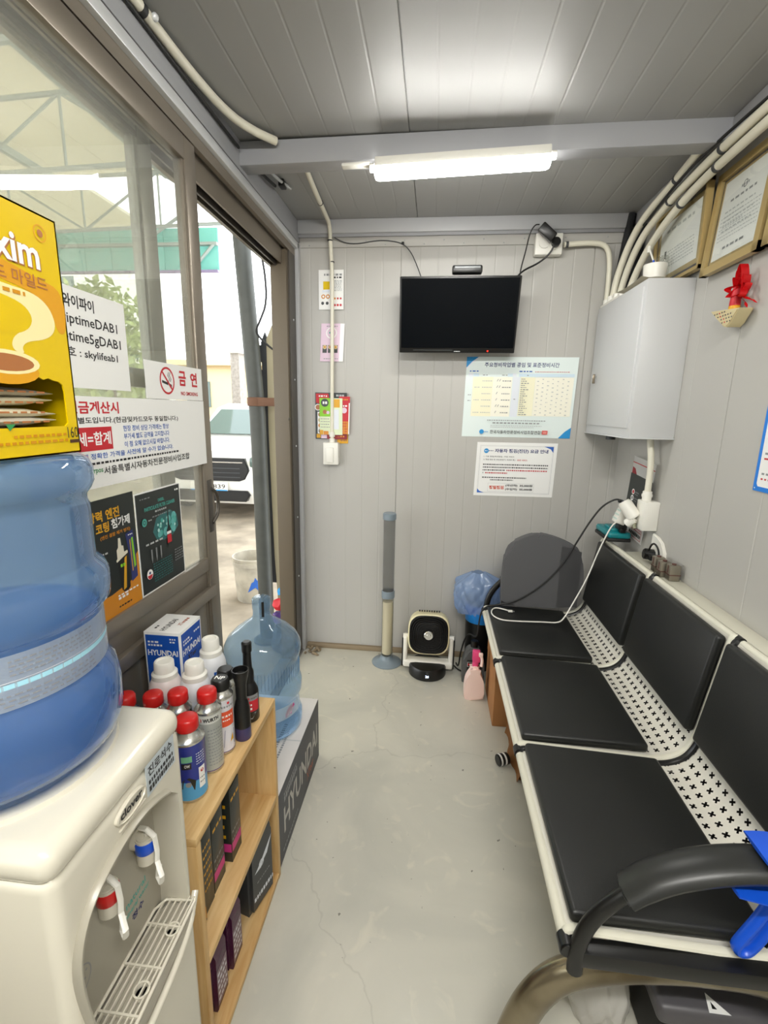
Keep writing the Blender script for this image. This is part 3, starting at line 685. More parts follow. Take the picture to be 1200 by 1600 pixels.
whitebottle('pinkish white bottle standing in front of the blue carton', -.630, .985, .038, .222, WB2)
for i, (x, y, lab, hh) in enumerate([(-.552, .905, 'dark green can with red cap, second row behind the silver can', .152), (-.614, .908, 'can with red cap at the back, middle of three behind the dispenser', .138), (-.668, .888, 'can with red cap nearest the window behind the dispenser', .142)]):
    can('additive_can', lab, x, y, .027, .19, tinprof(.027, .19, [(hh - .03, CANDARK if i == 0 else CANGREY), (hh, CANDARK if i == 0 else CANGREY)]), redcap(.0205, hh + .02), TIN, 'spray can', 'cans on the pine shelf',
        (lambda p: [p.bars(WPRINT, .027 * A - .015, .027 * A + .018, .11, .006, 5), p.bars(GREENP, .027 * A - .015, .027 * A + .018, .09, .005, 5)]) if i == 0 else None)
t = thing('translucent_cap', 'small translucent round cap peeking over the dispenser edge', 'cap', (-.565, .845, ST))
b = MB(); b.lathe([(.018, 0), (.019, .003), (.019, .13), (.013, .142), (.013, .165), (.011, .165), (.011, .15), (0, .15)], mat('milky_plastic', 'd9d2bd', .3), (-.565, .845, ST), 24); b.build('body', t)
# blue carton on the shelf
def carton(name, label, cat, x0, y0, z0, x1, y1, z1, m, group=None, bev=.0008):
    t = thing(name, label, cat, ((x0 + x1) / 2, (y0 + y1) / 2, z0), group); b = MB(); b.box(x0, y0, z0, x1, y1, z1, m, bev); o = b.build('carton', t); return t
def faces(x0, y0, z0, x1, y1, z1):
    return (plane((x0, y0, z0), (1, 0, 0), (0, 0, 1), (0, -1, 0)), plane((x1, y0, z0), (0, 1, 0), (0, 0, 1), (1, 0, 0)), plane((x0, y0, z1), (1, 0, 0), (0, 1, 0), (0, 0, 1)))
bx = (-.728, 1.062, ST, -.630, 1.172, .880)
t = carton('parts_carton', 'blue and white parts carton standing behind the white bottles', 'carton', *bx, PAPER)
fn, fr_, ft_ = faces(*bx); hh = bx[5] - bx[2]; ww = bx[3] - bx[0]; dd = bx[4] - bx[1]
p = Print(fn); p.rect(BLUEBOX, .004, .055, ww - .004, hh - .008); p.text(WPRINT, 'HYUNDAI', ww / 2, hh - .066, .0165, .082, 'c', .03); p.text(INK, 'XTeer', ww / 2, hh - .086, .014, .04, 'c', .03); p.bars(WPRINT, .01, .04, hh - .030, .005, 3); p.bars(WPRINT, .01, .05, hh - .039, .005, 5, 2); p.bars(WPRINT, .07, .086, hh - .020, .004, 2); p.bars(WPRINT, .07, .086, hh - .028, .004, 2); p.done('front_print', t)
p = Print(fr_); p.rect(BLUEBOX, .006, .055, dd - .004, hh - .008); p.text(WPRINT, 'HYUNDAI', dd / 2, hh - .072, .018, .09, 'c', .03); p.text(INK, 'XTeer', dd / 2, hh - .092, .014, .045, 'c', .03); p.bars(WPRINT, .014, .05, hh - .034, .005, 4); p.bars(WPRINT, .014, .06, hh - .043, .005, 4); p.bars(WPRINT, .07, .10, hh - .03, .005, 3); p.bars(WPRINT, .03, .08, hh - .13, .005, 5); p.done('side_print', t)
p = Print(plane((bx[3], bx[1], bx[5]), (0, 1, 0), (-1, 0, 0), (0, 0, 1))); p.text(INK, 'HYUNDAI', .045, .045, .016, .07, 'c', .02); p.text(mat('print_brick', 'a8563a', .5), 'XTeer', .06, .02, .012, .03, 'c', .02); p.bars(INK, .02, .04, .075, .006, 2); p.bars(mat('print_brick', 'a8563a', .5), .075, .095, .02, .008, 2); p.done('top_print', t)
# middle shelf: boxed additives
MZ = .3095
def boxed(label, x1, y0, y1, h, accent, lines, d=.12):
    q = (x1 - d, y0, MZ, x1, y1, MZ + h)
    t = carton('additive_carton', label, 'carton', *q, DARKP, 'cartons on the middle shelf')
    a, s, u = faces(*q); p = Print(s); W = y1 - y0
    if accent is MAGENTA: p.rect(MAGP, .002, .03, W - .002, .055); p.bars(GOLDP, .006, W - .006, h - .04, .008, 3)
    elif accent is ORANGE: p.rect(ORANGE, .002, .008, W - .002, .04); p.poly(WPRINT, [(.004, .012), (W * .6, .03), (W * .6, .012)]); p.text(GOLDP, 'XT', .008, h - .03, .012)
    for k in range(lines): p.bars(GOLDP if accent is not MAGENTA else INKG, .006, W - .006, .06 + k * .022, .006, 4, k)
    p.done('side_print', t); p = Print(a)
    for k in range(4): p.bars(GOLDP, .02, d - .012, .07 + k * .03, .01, 6, k)
    if accent is MAGENTA: p.rect(MAGP, .002, .03, d - .001, .055)
    p.done('front_print', t)
boxed('dark additive carton with orange base at the near end of the middle shelf', -.470, .755, .815, .215, ORANGE, 2)
boxed('dark carton with gold lettering, second on the middle shelf', -.476, .819, .866, .215, GOLDP, 6)
boxed('dark carton with pink band, third on the middle shelf', -.478, .872, .93, .205, MAGENTA, 2)
boxed('dark carton with pink band, farthest on the middle shelf', -.470, .955, 1.012, .215, MAGENTA, 2)
# bottom shelf
t = thing('oil_can', 'dark grey flat oil can with pale winged mark on the bottom shelf', 'oil can', (-.462, 1.035, .0235), rz=math.radians(-15))
RM = Matrix.Translation((-.462, 1.035, .0235)) @ Matrix.Rotation(math.radians(-15), 4, 'Z')
P = [(.0, 0), (.112, 0), (.114, .01), (.114, .215), (.104, .243), (.085, .254), (.03, .254), (.008, .245), (.0, .225)]
b = MB(); b.ext(P, lambda u, v, a: RM @ Vector((a, u, v)), -.105, 0, DGREY, .010); b.build('body', t)
p = Print(lambda x, y, z: RM @ Vector((z, x, y))); p.poly(PAPERL, [(.02, .13), (.05, .148), (.105, .195), (.08, .15), (.058, .14), (.05, .128)]); p.ring(PAPERL, .052, .142, .012, .004); p.bars(PAPERL, .015, .105, .038, .013, 9); p.bars(INKG, .03, .09, .09, .004, 7); p.done('label', t)
b = MB(); b.cyl(RM @ Vector((-.05, .057, .25)), RM @ Vector((-.05, .057, .265)), .02, BLACK); b.build('cap', t)
PURB = mat('purple_bottle', '4a1f3c', .25); PURL = mat('purple_label', '6d5566', .3)
for i, (y, lab, h) in enumerate([(.845, 'purple oil bottle nearest the dispenser on the bottom shelf', .26), (.935, 'purple oil bottle farther back beside the dark grey oil can', .25)]):
    t = thing('oil_bottle', lab, 'oil bottle', (-.52, y, .0235), 'purple bottles on the bottom shelf')
    b = MB(); b.ext([(-.045, 0), (.045, 0), (.048, .01), (.048, .16), (.03, .205), (.012, .22), (.012, h - .012), (-.012, h - .012), (-.012, .22), (-.035, .19), (-.048, .15), (-.048, .01)], lambda u, v, a: (-.52 + u * 1.25, y + a, .0235 + v), -.036, .036, PURB, .01); b.build('body', t)
    b = MB(); b.cyl((-.52, y, .0235 + h - .014), (-.52, y, .0235 + h), .016, BLACK); b.build('cap', t)
    p = Print(plane((-.4598, y - .026, .0235), (0, 1, 0), (0, 0, 1), (1, 0, 0))); p.rect(PURL, 0, .02, .052, .12)
    for k in range(5): p.bars(PAPERL, .004, .048, .03 + k * .018, .007, 4, k)
    p.done('label', t)
# ------------------------------------------------------------------ big grey carton with the empty bottle
q = (-.742, 1.215, 0, -.437, 1.73, .268)
t = thing('storage_carton', 'big dark grey carton with pale lettering and white top beside the shelf', 'carton', (-.59, 1.47, 0))
b = MB(); b.box(*q, CARTON, .002); b.build('carton', t)
b = MB(); b.box(q[0] + .001, q[1] + .001, .2675, q[3] - .001, q[4] - .001, .2695, mat('white_card', 'dcd8d6', .6, noise=.06, nscale=12), .0008); b.box(q[0], 1.468, .2694, q[3], 1.472, .2698, INKL); b.build('top_flap', t)
a, s, u = faces(*q); p = Print(s); LT = mat('print_light_grey', 'b9b7b2', .5)
p.text(LT, 'HYUNDAI', .265, .085, .095, .44, 'c', .02); p.bars(INKG, .05, .20, .20, .02, 9); p.bars(INKG, .05, .19, .225, .008, 12, 4); p.text(mat('print_brick', 'a8563a', .5), 'XTeer', .32, .04, .035, .10, 'l', .02); p.bars(INKG, .03, .20, .03, .008, 12); p.done('side_print', t)
p = Print(plane((q[3], q[1], .2698), (0, 1, 0), (-1, 0, 0), (0, 0, 1))); p.bars(INKG, .12, .34, .075, .012, 16); p.bars(INKG, .12, .30, .055, .008, 18, 2); p.done('top_print', t)
t = thing('water_bottle', 'empty pale blue water bottle standing on the grey carton by the doorway', 'water bottle', (-.600, 1.555, .27))
b = MB(); P2 = [(.10, .004), (.128, 0), (.138, .012), (.139, .03), (.139, .055), (.134, .064), (.130, .07), (.130, .135), (.134, .142), (.140, .152), (.140, .185), (.136, .196), (.131, .204), (.131, .285), (.136, .295), (.1395, .312), (.137, .335), (.124, .362), (.095, .392), (.06, .418), (.038, .434), (.031, .446), (.031, .468), (.033, .472), (.033, .508), (.028, .512), (0, .512)]
b.lathe(P2, BOTTLE2, (-.600, 1.555, .27), 56); b.build('shell', t, sharp=60)
b = MB()
for k in range(30):
    a0 = math.radians(-120 + k * 5.2); b.tube([(-.6 + .1315 * math.cos(a0), 1.555 + .1315 * math.sin(a0), .27 + z) for z in (.215, .275)], .0012, BOTTLE2, n=5)
b.build('rib', t)
p = Print(wrap(-.6, 1.555, .27, .131)); c = .131 * math.radians(-38); p.rect(LABELF, c - .07, .078, c + .08, .13, 10); p.poly(MAGP, [(c + .005, .085), (c + .03, .088), (c + .052, .11), (c + .045, .124), (c + .02, .12), (c + .004, .1)]); p.poly(PINKP, [(c + .012, .09), (c + .03, .092), (c + .042, .108), (c + .02, .105)]); p.done('label', t)
p = Print(lambda x, y, z: Vector((-.600 + (.033 + z) * math.cos(-1.05 + x / .033), 1.555 + (.033 + z) * math.sin(-1.05 + x / .033), .27 + y))); p.rect(BLACK, -.0045, .448, .0045, .506, 2); p.done('seal_tab', t)
# ================================================================== notices on the glass (left side)
GX = -0.7505 + .003
def lwall(y, z, x=-.7478): return plane((x, y, z), (0, 1, 0), (0, 0, 1), (1, 0, 0))
GS = -.7600           # inner glass face
o, f = sheet('wifi_notice', 'white A4 sheet with wireless name and password taped to the glass', 'notice', lwall(.853, 1.485, GS), .298, .203, PAPER, curl=lambda u, v: .004 * (1 - u) * v)
p = Print(f); p.text(INK, '와이파이', .096, .162, .026, .094, 'l', .025); p.text(INK, 'skyiptimeDAB1', .265, .124, .027, .205, 'r'); p.text(INK, 'skyiptime5gDAB1', .273, .089, .027, .235, 'r'); p.text(INK, '비번호 : skylifeab1', .257, .060, .024, .215, 'r'); p.done('lettering', o)
o, f = sheet('no_smoking_sign', 'white no smoking sign with red barred circle on the glass door', 'sign', lwall(1.192, 1.4695, -.7455), .305, .097, PAPER)
p = Print(f); cx, cy = .103, .05
p.poly(INK, [(cx - .026, cy - .006), (cx + .004, cy - .012), (cx + .004, cy - .005), (cx - .026, cy + .001)]); p.poly(INK, [(cx + .008, cy - .013), (cx + .022, cy - .016), (cx + .022, cy - .010), (cx + .008, cy - .006)])
for dx in (0, .008): p.poly(INK, [(cx + .006 + dx, cy - .002), (cx + .010 + dx, cy + .006), (cx + .003 + dx, cy + .014), (cx + .008 + dx, cy + .024), (cx + .010 + dx, cy + .023), (cx + .006 + dx, cy + .014), (cx + .013 + dx, cy + .006), (cx + .009 + dx, cy - .002)])
p.ring(REDP, cx, cy, .037, .0055); p.poly(REDP, [(cx - .028, cy + .024), (cx - .024, cy + .028), (cx + .028, cy - .024), (cx + .024, cy - .028)])
p.text(REDP, '금', .165, .040, .042, .040, 'l', .03); p.text(REDP, '연', .232, .040, .042, .040, 'l', .03); p.text(REDP, 'NO SMOKING', .172, .013, .011, .10, 'l', .02); p.done('lettering', o)
o, f = sheet('price_notice', 'wide white notice with red and blue lettering across the glass door', 'notice', lwall(.80, 1.268, -.7459), .70, .20, PAPER)
p = Print(f)
p.text(REDP, '현금계산시', .276, .163, .027, .165, 'r', .03); p.text(INK, '부가세 별도입니다.(현금및카드모두 동일합니다.)', .538, .140, .016, .47, 'r', .02)
p.rect(REDP, .02, .083, .243, .134); p.text(WPRINT, '금액+부가세=합계', .238, .094, .030, .245, 'r', .02)
for k, s in enumerate(('현장 정비 상담 가격에는 항상', '부가세 별도 금액을 고지합니다', '이 점 오해 없으시길 바랍니다.')): p.text(BLUEP, s, .285, .121 - .019 * k, .014, .20, 'l', .012)
p.text(BLUEP, '부품에 대해 정확한 가격을 사전에 알 수가 없습니다.', .50, .064, .013, .44, 'r', .012); p.bars(INK, .15, .53, .052, .005, 30); p.text(GREENP, 'carpos', .155, .030, .012, .045); p.text(INK, '서울특별시자동차전문정비사업조합', .588, .026, .019, .385, 'r', .012); p.done('lettering', o)
o, f = sheet('engine_poster', 'black and orange poster of an engine coating additive on the glass', 'poster', lwall(.905, .945, GS), .213, .292, DARKP)
p = Print(f); w0, h0 = .213, .292
p.poly(ORANGE, [(0, 0), (w0, 0), (w0, .135), (.19, .115), (.178, .066), (.10, .055), (.07, .055), (0, .012)])
p.text(GOLDP, '강력 엔진', .155, .24, .026, .11, 'r', .03); p.text(GOLDP, '코팅', .068, .212, .025, .046, 'l', .03); p.text(WPRINT, '첨가제', .192, .214, .025, .07, 'r', .03); p.text(ORANGE, '(엔진 결함 제거 방지)', .19, .195, .011, .11, 'r', .02)
p.poly(mat('print_ivory', 'e4dfcc', .4), [(.128, .128), (.172, .142), (.171, .149), (.158, .148), (.157, .164), (.150, .166), (.148, .186), (.140, .187), (.137, .164), (.131, .158), (.131, .137), (.126, .133)])
p.poly(BLACK, [(.130, .128), (.168, .140), (.172, .10), (.170, .052), (.16, .046), (.145, .047), (.138, .055), (.132, .10)]); p.poly(GOLDP, [(.157, .132), (.166, .136), (.155, .055), (.143, .052)]); p.bars(LIME, .14, .158, .112, .008, 2)
p.poly(NAVY, [(.168, .19), (.198, .196), (.203, .15), (.203, .07), (.178, .062), (.176, .14)]); p.poly(LIME, [(.189, .175), (.196, .177), (.200, .10), (.192, .095)]); p.poly(GOLDP, [(.182, .172), (.185, .173), (.187, .09), (.184, .088)]); p.bars(WPRINT, .178, .195, .184, .003, 2)
for k in range(4): p.bars(INKL, .075, .10, .16 - k * .025, .004, 2, k)
p.bars(WPRINT, .12, .20, .042, .004, 6); p.bars(WPRINT, .12, .16, .034, .006, 3); p.bars(INK, .12, .17, .014, .004, 5); p.done('print', o)
o, f = sheet('filter_poster', 'dark teal poster with a glowing additive bottle and white border on the glass', 'poster', lwall(1.121, .945, GS), .222, .282, PAPER)
p = Print(f); p.rect(DARKP, .004, .004, .218, .278); T2 = mat('print_glow_teal', '5fae ac'.replace(' ', ''), .45); T1 = mat('print_mid_teal', '2b6a6a', .45)
r = random.Random(4)
p.poly(T1, [(.07, .165), (.09, .20), (.12, .208), (.16, .212), (.195, .19), (.20, .155), (.17, .135), (.12, .13), (.085, .14)])
for k in range(16): p.disc(T2 if k % 3 else TEALP, .085 + r.random() * .10, .148 + r.random() * .05, r.uniform(.006, .014))
for k in range(9): p.disc(mat('print_pale_teal', 'a8d4d0', .45), .09 + r.random() * .09, .155 + r.random() * .04, r.uniform(.003, .006))
p.text(TEALP, 'DIESEL', .118, .245, .008, .03, 'c', .02); p.text(TEALP, 'PARTICULATE FILTER CLEANER', .112, .228, .0105, .15, 'c', .02); p.bars(INKL, .085, .14, .218, .005, 5); p.bars(INKG, .07, .16, .206, .003, 9); p.bars(INKG, .02, .07, .262, .003, 4); p.bars(WPRINT, .19, .21, .262, .005, 2)
p.poly(BLACK, [(.134, .13), (.156, .13), (.156, .155), (.149, .165), (.147, .215), (.143, .215), (.141, .165), (.134, .155)]); p.rect(WPRINT, .134, .142, .156, .15); p.rect(REDP, .134, .116, .156, .14); p.rect(BLACK, .134, .108, .156, .116)
p.disc(TEALP, .032, .20, .011); p.ring(DARKP, .032, .20, .006, .002); p.bars(INKL, .05, .065, .2, .003, 2); p.bars(INKL, .03, .11, .135, .005, 4)
for k in range(3): p.poly(INKG, [(.05 + k * .022, .12), (.056 + k * .022, .12), (.056 + k * .022, .095), (.053 + k * .022, .08), (.05 + k * .022, .095)])
for k in range(8): p.bars(T1, .055, .15, .075 - k * .007, .003, 9, k)
for k in range(5): p.bars(INKG, .165, .21, .085 - k * .008, .003, 4, k)
p.disc(WPRINT, .035, .055, .014); p.poly(REDP, [(.023, .053), (.047, .053), (.042, .044), (.035, .041), (.028, .044)]); p.disc(NAVY, .035, .059, .004); p.done('print', o)

# ================================================================== back wall
def bwall(x, z, y=YB - .0005, lean=(0, 0)): return plane((x, y, z), (1, 0, lean[0]), (lean[1], 0, 1), (0, -1, 0))
CY = 2.650
t = thing('light_switch', 'white light switch at the lower end of the white conduit', 'switch', (-.572, YB, 1.205))
b = MB(); b.box(-.616, 2.615, 1.145, -.530, YB, 1.268, WHITE, .004); b.build('box', t)
b = MB(); b.box(-.600, 2.609, 1.158, -.556, 2.618, 1.240, WHITE, .003); b.build('rocker', t)
t = thing('wall_conduit', 'white conduit curving from the ceiling beam down the back wall to the switch', 'conduit', (-.57, CY, 1.268))
b = MB(); b.tube([(-.532, 1.95, 2.372), (-.534, 1.99, 2.372), (-.550, 2.10, 2.382), (-.566, 2.35, 2.384), (-.572, 2.55, 2.380), (-.574, 2.63, 2.372), (-.572, 2.640, 2.27), (-.565, 2.642, 2.16), (-.566, 2.645, 1.9), (-.570, CY, 1.6), (-.571, CY, 1.29)], .0105, IVORY, n=12, smooth=3); b.build('pipe', t)
b = MB()
for z in (1.28, 1.315): b.cyl((-.571, CY, z - .016), (-.571, CY, z + .010), .016, WHITE)
b.build('connector', t)
for q, d in (((-.533, 1.97, 2.372), (.0, .004, 0)), ((-.534, 1.995, 2.373), (0, .004, 0)), ((-.567, 2.40, 2.384), (0, .004, 0)), ((-.574, 2.634, 2.30), (0, 0, .004)), ((-.566, 2.643, 2.20), (0, 0, .004))):
    b = MB(); b.cyl(Vector(q) - Vector(d) * .6, Vector(q) + Vector(d) * .6, .0125, BLACK2); b.build('cable_tie', t)
wv = lambda a: (lambda u, v: a * math.sin(u * 3.1) * v)
o, f = sheet('menu_flyer', 'white menu flyer with a yellow picture tucked behind the conduit, topmost of three', 'flyer', bwall(-.643, 1.972, YB - .006), .135, .197, PAPER, 'flyers behind the conduit', curl=lambda u, v: .006 * (1 - v) * u)
p = Print(f); p.rect(YELLOW, .025, .10, .06, .14); p.bars(INKG, .03, .13, .168, .010, 6); p.rect(PAPERL, .02, .085, .06, .098)
for x in (.025, .05): p.ring(ORANGE, x, .065, .011, .005); p.disc(DGREY, x - .004, .032, .008)
for k in range(8): p.bars(INKG, .085, .125, .142 - k * .007, .003, 4, k)
for k in range(3): p.disc(REDP if k else ORANGE, .088 + k * .016, .055, .005); p.disc(REDP, .088 + k * .016, .022, .006)
p.bars(INK, .08, .128, .155, .008, 3); p.done('print', o)
o, f = sheet('menu_flyer', 'pale pink menu flyer tucked behind the conduit, middle of three', 'flyer', bwall(-.640, 1.706, YB - .006, (.0, .05)), .128, .196, PINKP, 'flyers behind the conduit')
p = Print(f); p.rect(WPRINT, .105, 0, .128, .196); p.ring(WPRINT, .058, .148, .03, .006); p.bars(TEALP, .045, .072, .145, .008, 2); p.bars(INKG, .03, .09, .18, .004, 5); p.bars(INKG, .02, .10, .012, .004, 8)
for k in range(3): p.rect(DGREY, .012 + k * .03, .045, .036 + k * .03, .085); p.disc(STRAW, .024 + k * .03, .075, .011); p.disc(REDP if k == 1 else ORANGE, .024 + k * .03, .075, .005)
p.done('print', o)
o, f = sheet('menu_flyer', 'black and red menu flyer behind the green one above the switch', 'flyer', bwall(-.668, 1.285, YB - .010), .18, .255, DARKP, 'flyer bundle above the switch', curl=lambda u, v: .004 * v * u)
p = Print(f); p.poly(REDP, [(.004, .25), (.075, .25), (.08, .22), (.02, .195), (.004, .20)]); p.bars(WPRINT, .02, .07, .232, .008, 4); p.bars(INKL, .12, .165, .235, .01, 4); p.rect(WPRINT, .012, .03, .05, .15)
for k, cc in enumerate((COF, STRAW, ORANGE, INKG)): p.disc(cc, .028, .135 - k * .03, .012)
p.disc(WPRINT, .015, .175, .018); p.disc(COF, .016, .175, .014); p.rect(GOLDP, .006, .006, .03, .028); p.rect(PINKP, .032, .004, .065, .028); p.rect(mat('print_maroon', '8a1d26', .45), .066, .0, .18, .032); p.bars(ORANGE, .12, .165, .012, .008, 3)
p.poly(GOLDP, [(.10, .20), (.16, .22), (.168, .19), (.12, .165)]); p.bars(REDP, .11, .16, .205, .006, 4); p.done('print', o)
o, f = sheet('menu_flyer', 'lime green menu flyer with a black disc in the bundle above the switch', 'flyer', bwall(-.642, 1.310, YB - .018), .13, .20, mat('flyer_green_white', 'dce6c4', .5), 'flyer bundle above the switch', curl=lambda u, v: .003 * u)
p = Print(f); p.rect(LIME, 0, .10, .065, .20); p.disc(DARKP, .030, .175, .022); p.bars(WPRINT, .018, .044, .168, .014, 2); p.disc(COF, .03, .125, .012); p.disc(PINKP, .048, .122, .009); p.rect(PAPERL, .075, .03, .11, .14); p.rect(GOLDP, .075, .15, .115, .195); p.rect(GOLDP, 0, 0, .02, .025); p.rect(ORANGE, .022, 0, .05, .02)
for k in range(4): p.bars(INKG, .006, .058, .085 - k * .015, .004, 5, k)
p.bars(LIME, .002, .06, .1, .004, 1); p.done('print', o)
o, f = sheet('menu_flyer', 'red and orange menu flyer at the right of the bundle above the switch', 'flyer', bwall(-.536, 1.315, YB - .016, (0, .02)), .062, .205, REDP, 'flyer bundle above the switch', curl=lambda u, v: .004 * u)
p = Print(f); p.rect(ORANGE, 0, .0, .056, .07); p.rect(WPRINT, .056, 0, .062, .17); p.disc(PINKP, .03, .13, .016); p.bars(WPRINT, .01, .05, .15, .008, 3)
for k in range(4): p.bars(REDP, 0, .056, .012 + k * .015, .003, 2, k)
for k in range(3): p.rect(REDP, .012 + k * .014, .0, .0135 + k * .014, .07)
p.bars(GOLDP, .006, .05, .185, .006, 4); p.done('print', o)
o, f = sheet('menu_flyer', 'yellow flyer corner poking out beside the switch at the bottom of the bundle', 'flyer', bwall(-.545, 1.262, YB - .004), .062, .16, GOLDP, 'flyer bundle above the switch')
p = Print(f); p.bars(COF, .02, .055, .012, .008, 3); p.done('print', o)
# television
t = thing('television', 'black flat television tilted down on the back wall', 'television', (.09, 2.63, 1.92))
hh, ww = .350, .576
ang = math.atan2(.085, hh); MT = Matrix.Translation((.094, 2.560, 1.745)) @ Matrix.Rotation(ang, 4, 'X')
def tvp(x, y, z): return MT @ Vector((x, -y, z))
b = MB(); b.box(-ww / 2, -.02, 0, ww / 2, .022, hh, BLACK, .004, M=MT); b.box(-.2, .02, .03, .2, .045, hh - .04, BLACK2, .01, M=MT); b.build('housing', t)
b = MB(); b.box(-ww / 2 + .009, -.0215, .024, ww / 2 - .009, -.0195, hh - .009, SCREEN, M=MT); b.build('screen', t)
b = MB(); b.box(-ww / 2 + .07, -.0222, .0125, -.02, -.0195, .0145, mat('bezel_line', '6a6e70', .3, .6), M=MT); b.box(-.012, -.0225, .006, .018, -.0195, .0095, INKL, M=MT); b.build('bezel_trim', t)
b = MB(); b.ball(tvp(.156, .0205, .010), .0035, LEDR, 10); b.build('standby_light', t)
b = MB(); b.box(-.06, 2.60, 1.83, .25, YB, 1.99, DGREY, .004); b.box(.05, 2.55, 1.87, .14, 2.62, 1.95, DGREY, .004); b.build('bracket', t)
t = thing('set_top_sensor', 'small black sensor bar sitting on top of the television', 'sensor bar', (.124, 2.475, 2.095))
b = MB(); b.box(.054, 2.452, 2.092, .196, 2.497, 2.128, BLACK, .008); b.build('body', t)
b = MB(); b.box(.066, 2.4505, 2.112, .186, 2.453, 2.122, mat('glossy_grey', '8c9092', .1), .001); b.build('window', t)
# wall outlet and adaptor
t = thing('wall_outlet', 'white surface outlet near the top of the back wall with a plug in it', 'outlet', (.522, YB, 2.26))
b = MB(); b.box(.458, 2.618, 2.215, .588, 2.662, 2.312, WHITE, .004); b.build('box', t)
b = MB(); b.cyl((.50, 2.612, 2.268), (.50, 2.62, 2.268), .026, WHITE); b.cyl((.548, 2.612, 2.262), (.548, 2.62, 2.262), .026, WHITE); b.build('socket', t)
t = thing('power_adaptor', 'black power adaptor plugged into the outlet above the television', 'power adaptor', (.52, 2.60, 2.27))
b = MB(); MA = Matrix.Translation((.502, 2.575, 2.300)) @ Matrix.Rotation(math.radians(40), 4, 'Y') @ Matrix.Rotation(.2, 4, 'X'); b.box(-.042, -.024, -.023, .042, .024, .023, BLACK, .006, M=MA); b.build('body', t)
b = MB(); b.cyl((.552, 2.585, 2.265), (.552, 2.612, 2.262), .021, BLACK, bev=.003); b.build('plug', t)
b = MB(); b.tube([(.462, 2.575, 2.335), (.445, 2.59, 2.34), (.425, 2.60, 2.31), (.41, 2.60, 2.22), (.392, 2.585, 2.15), (.385, 2.58, 2.08)], .003, BLACK, n=6, smooth=2); b.tube([(.545, 2.59, 2.25), (.525, 2.60, 2.21), (.475, 2.605, 2.17), (.40, 2.59, 2.135), (.365, 2.575, 2.09)], .0045, BLACK, n=8, smooth=2); b.build('cable', t)
t = thing('wall_wire', 'thin dark wire stapled along the top of the back wall to the television', 'wire', (-.3, 2.65, 2.29))
b = MB(); b.tube([(-.552, 2.640, 2.315), (-.50, 2.652, 2.292), (-.43, 2.655, 2.288), (-.34, 2.655, 2.303), (-.27, 2.655, 2.302), (-.20, 2.655, 2.288), (-.155, 2.645, 2.245), (-.12, 2.62, 2.17), (-.095, 2.56, 2.10)], .0026, DGREY, n=6, smooth=2); b.build('wire', t)
b = MB(); b.box(-.205, 2.648, 2.283, -.192, 2.66, 2.294, BLACK2, .002); b.build('staple', t)
# large notice
o, f = sheet('labour_rate_notice', 'large pale blue notice with repair rate tables on the back wall', 'notice', bwall(.150, 1.318, YB - .002, (.001, .018)), .576, .418, PAPERB, curl=lambda u, v: .006 * math.sin(u * 5) * v + .012 * v * u * u)
p = Print(f); p.poly(SKYB, [(0, .418), (.062, .418), (.03, .395), (0, .362)]); p.poly(SKYB, [(.576, 0), (.576, .058), (.545, .035), (.514, 0)]); p.poly(PAPERL, [(.062, .418), (.07, .418), (.03, .388), (0, .35), (0, .362), (.03, .395)])
p.text(NAVY, '주요정비작업별 공임 및 표준정비시간', .288, .366, .024, .385, 'c', .02)
p.rect(PAPERL, .015, .318, .265, .335); p.rect(mat('print_pale_sky', 'cfe2ee', .5), .04, .318, .245, .334); p.rect(mat('print_pale_sky', 'cfe2ee', .5), .278, .318, .562, .334)
p.rect(PAPERY, .04, .11, .145, .316); p.rect(mat('print_ivory2', 'f3f0e0', .5), .145, .11, .245, .316); p.rect(PAPERL, .248, .11, .285, .316); p.rect(PAPERY, .288, .115, .365, .316); p.rect(mat('print_ivory2', 'f3f0e0', .5), .366, .115, .562, .316)
p.ring(mat('print_pale_sky', 'cfe2ee', .5), .41, .2, .035, .02); p.bars(BLUEP, .02, .075, .342, .006, 3); p.bars(BLUEP, .278, .345, .342, .006, 4); p.bars(REDP, .36, .54, .342, .003, 16); p.bars(INKG, .09, .12, .323, .004, 2); p.bars(INKG, .19, .22, .323, .004, 2); p.bars(INKG, .32, .54, .323, .004, 5)
for k in range(6):
    y = .293 - k * .033; p.bars(INKL, .09, .14, y, .004, 5, k); p.bars(INKG, .195, .24, y, .005, 4, k)
    if k % 2: p.bars(INKL, .05, .08, y, .004, 3, k)
    p.poly(INKG, [(.165, y), (.168, y), (.174, y + .012), (.171, y + .012)]); p.poly(INKG, [(.177, y), (.180, y), (.186, y + .012), (.183, y + .012)]) if k in (0, 1, 4) else None
p.bars(INKG, .018, .036, .22, .004, 2); p.bars(INKG, .018, .036, .19, .004, 2); p.bars(INKG, .26, .272, .2, .004, 1)
for k in range(18):
    y = .304 - k * .0108; p.bars(INKG, .292, .292 + .02 + .02 * ((k * 7) % 3) / 2, y, .004, 3, k)
    for j in range(7): p.bars(INKL, .375 + j * .026, .385 + j * .026, y, .004, 1, k + j) if (k + j) % 2 else None
p.bars(INKG, .13, .44, .088, .004, 28); p.bars(INKG, .16, .41, .073, .006, 14); p.bars(INKL, .15, .42, .06, .003, 26); p.bars(INKL, .15, .38, .052, .003, 26)
p.disc(SKYB, .105, .028, .012); p.bars(SKYB, .118, .142, .026, .004, 3); p.text(DGREY, '한국자동차전문정비사업조합연합회', .150, .019, .019, .285, 'l', .01); p.rect(mat('print_seal', 'd98a80', .5), .425, .018, .455, .04); p.frame(REDP, .428, .02, .452, .038, .003); p.done('print', o)
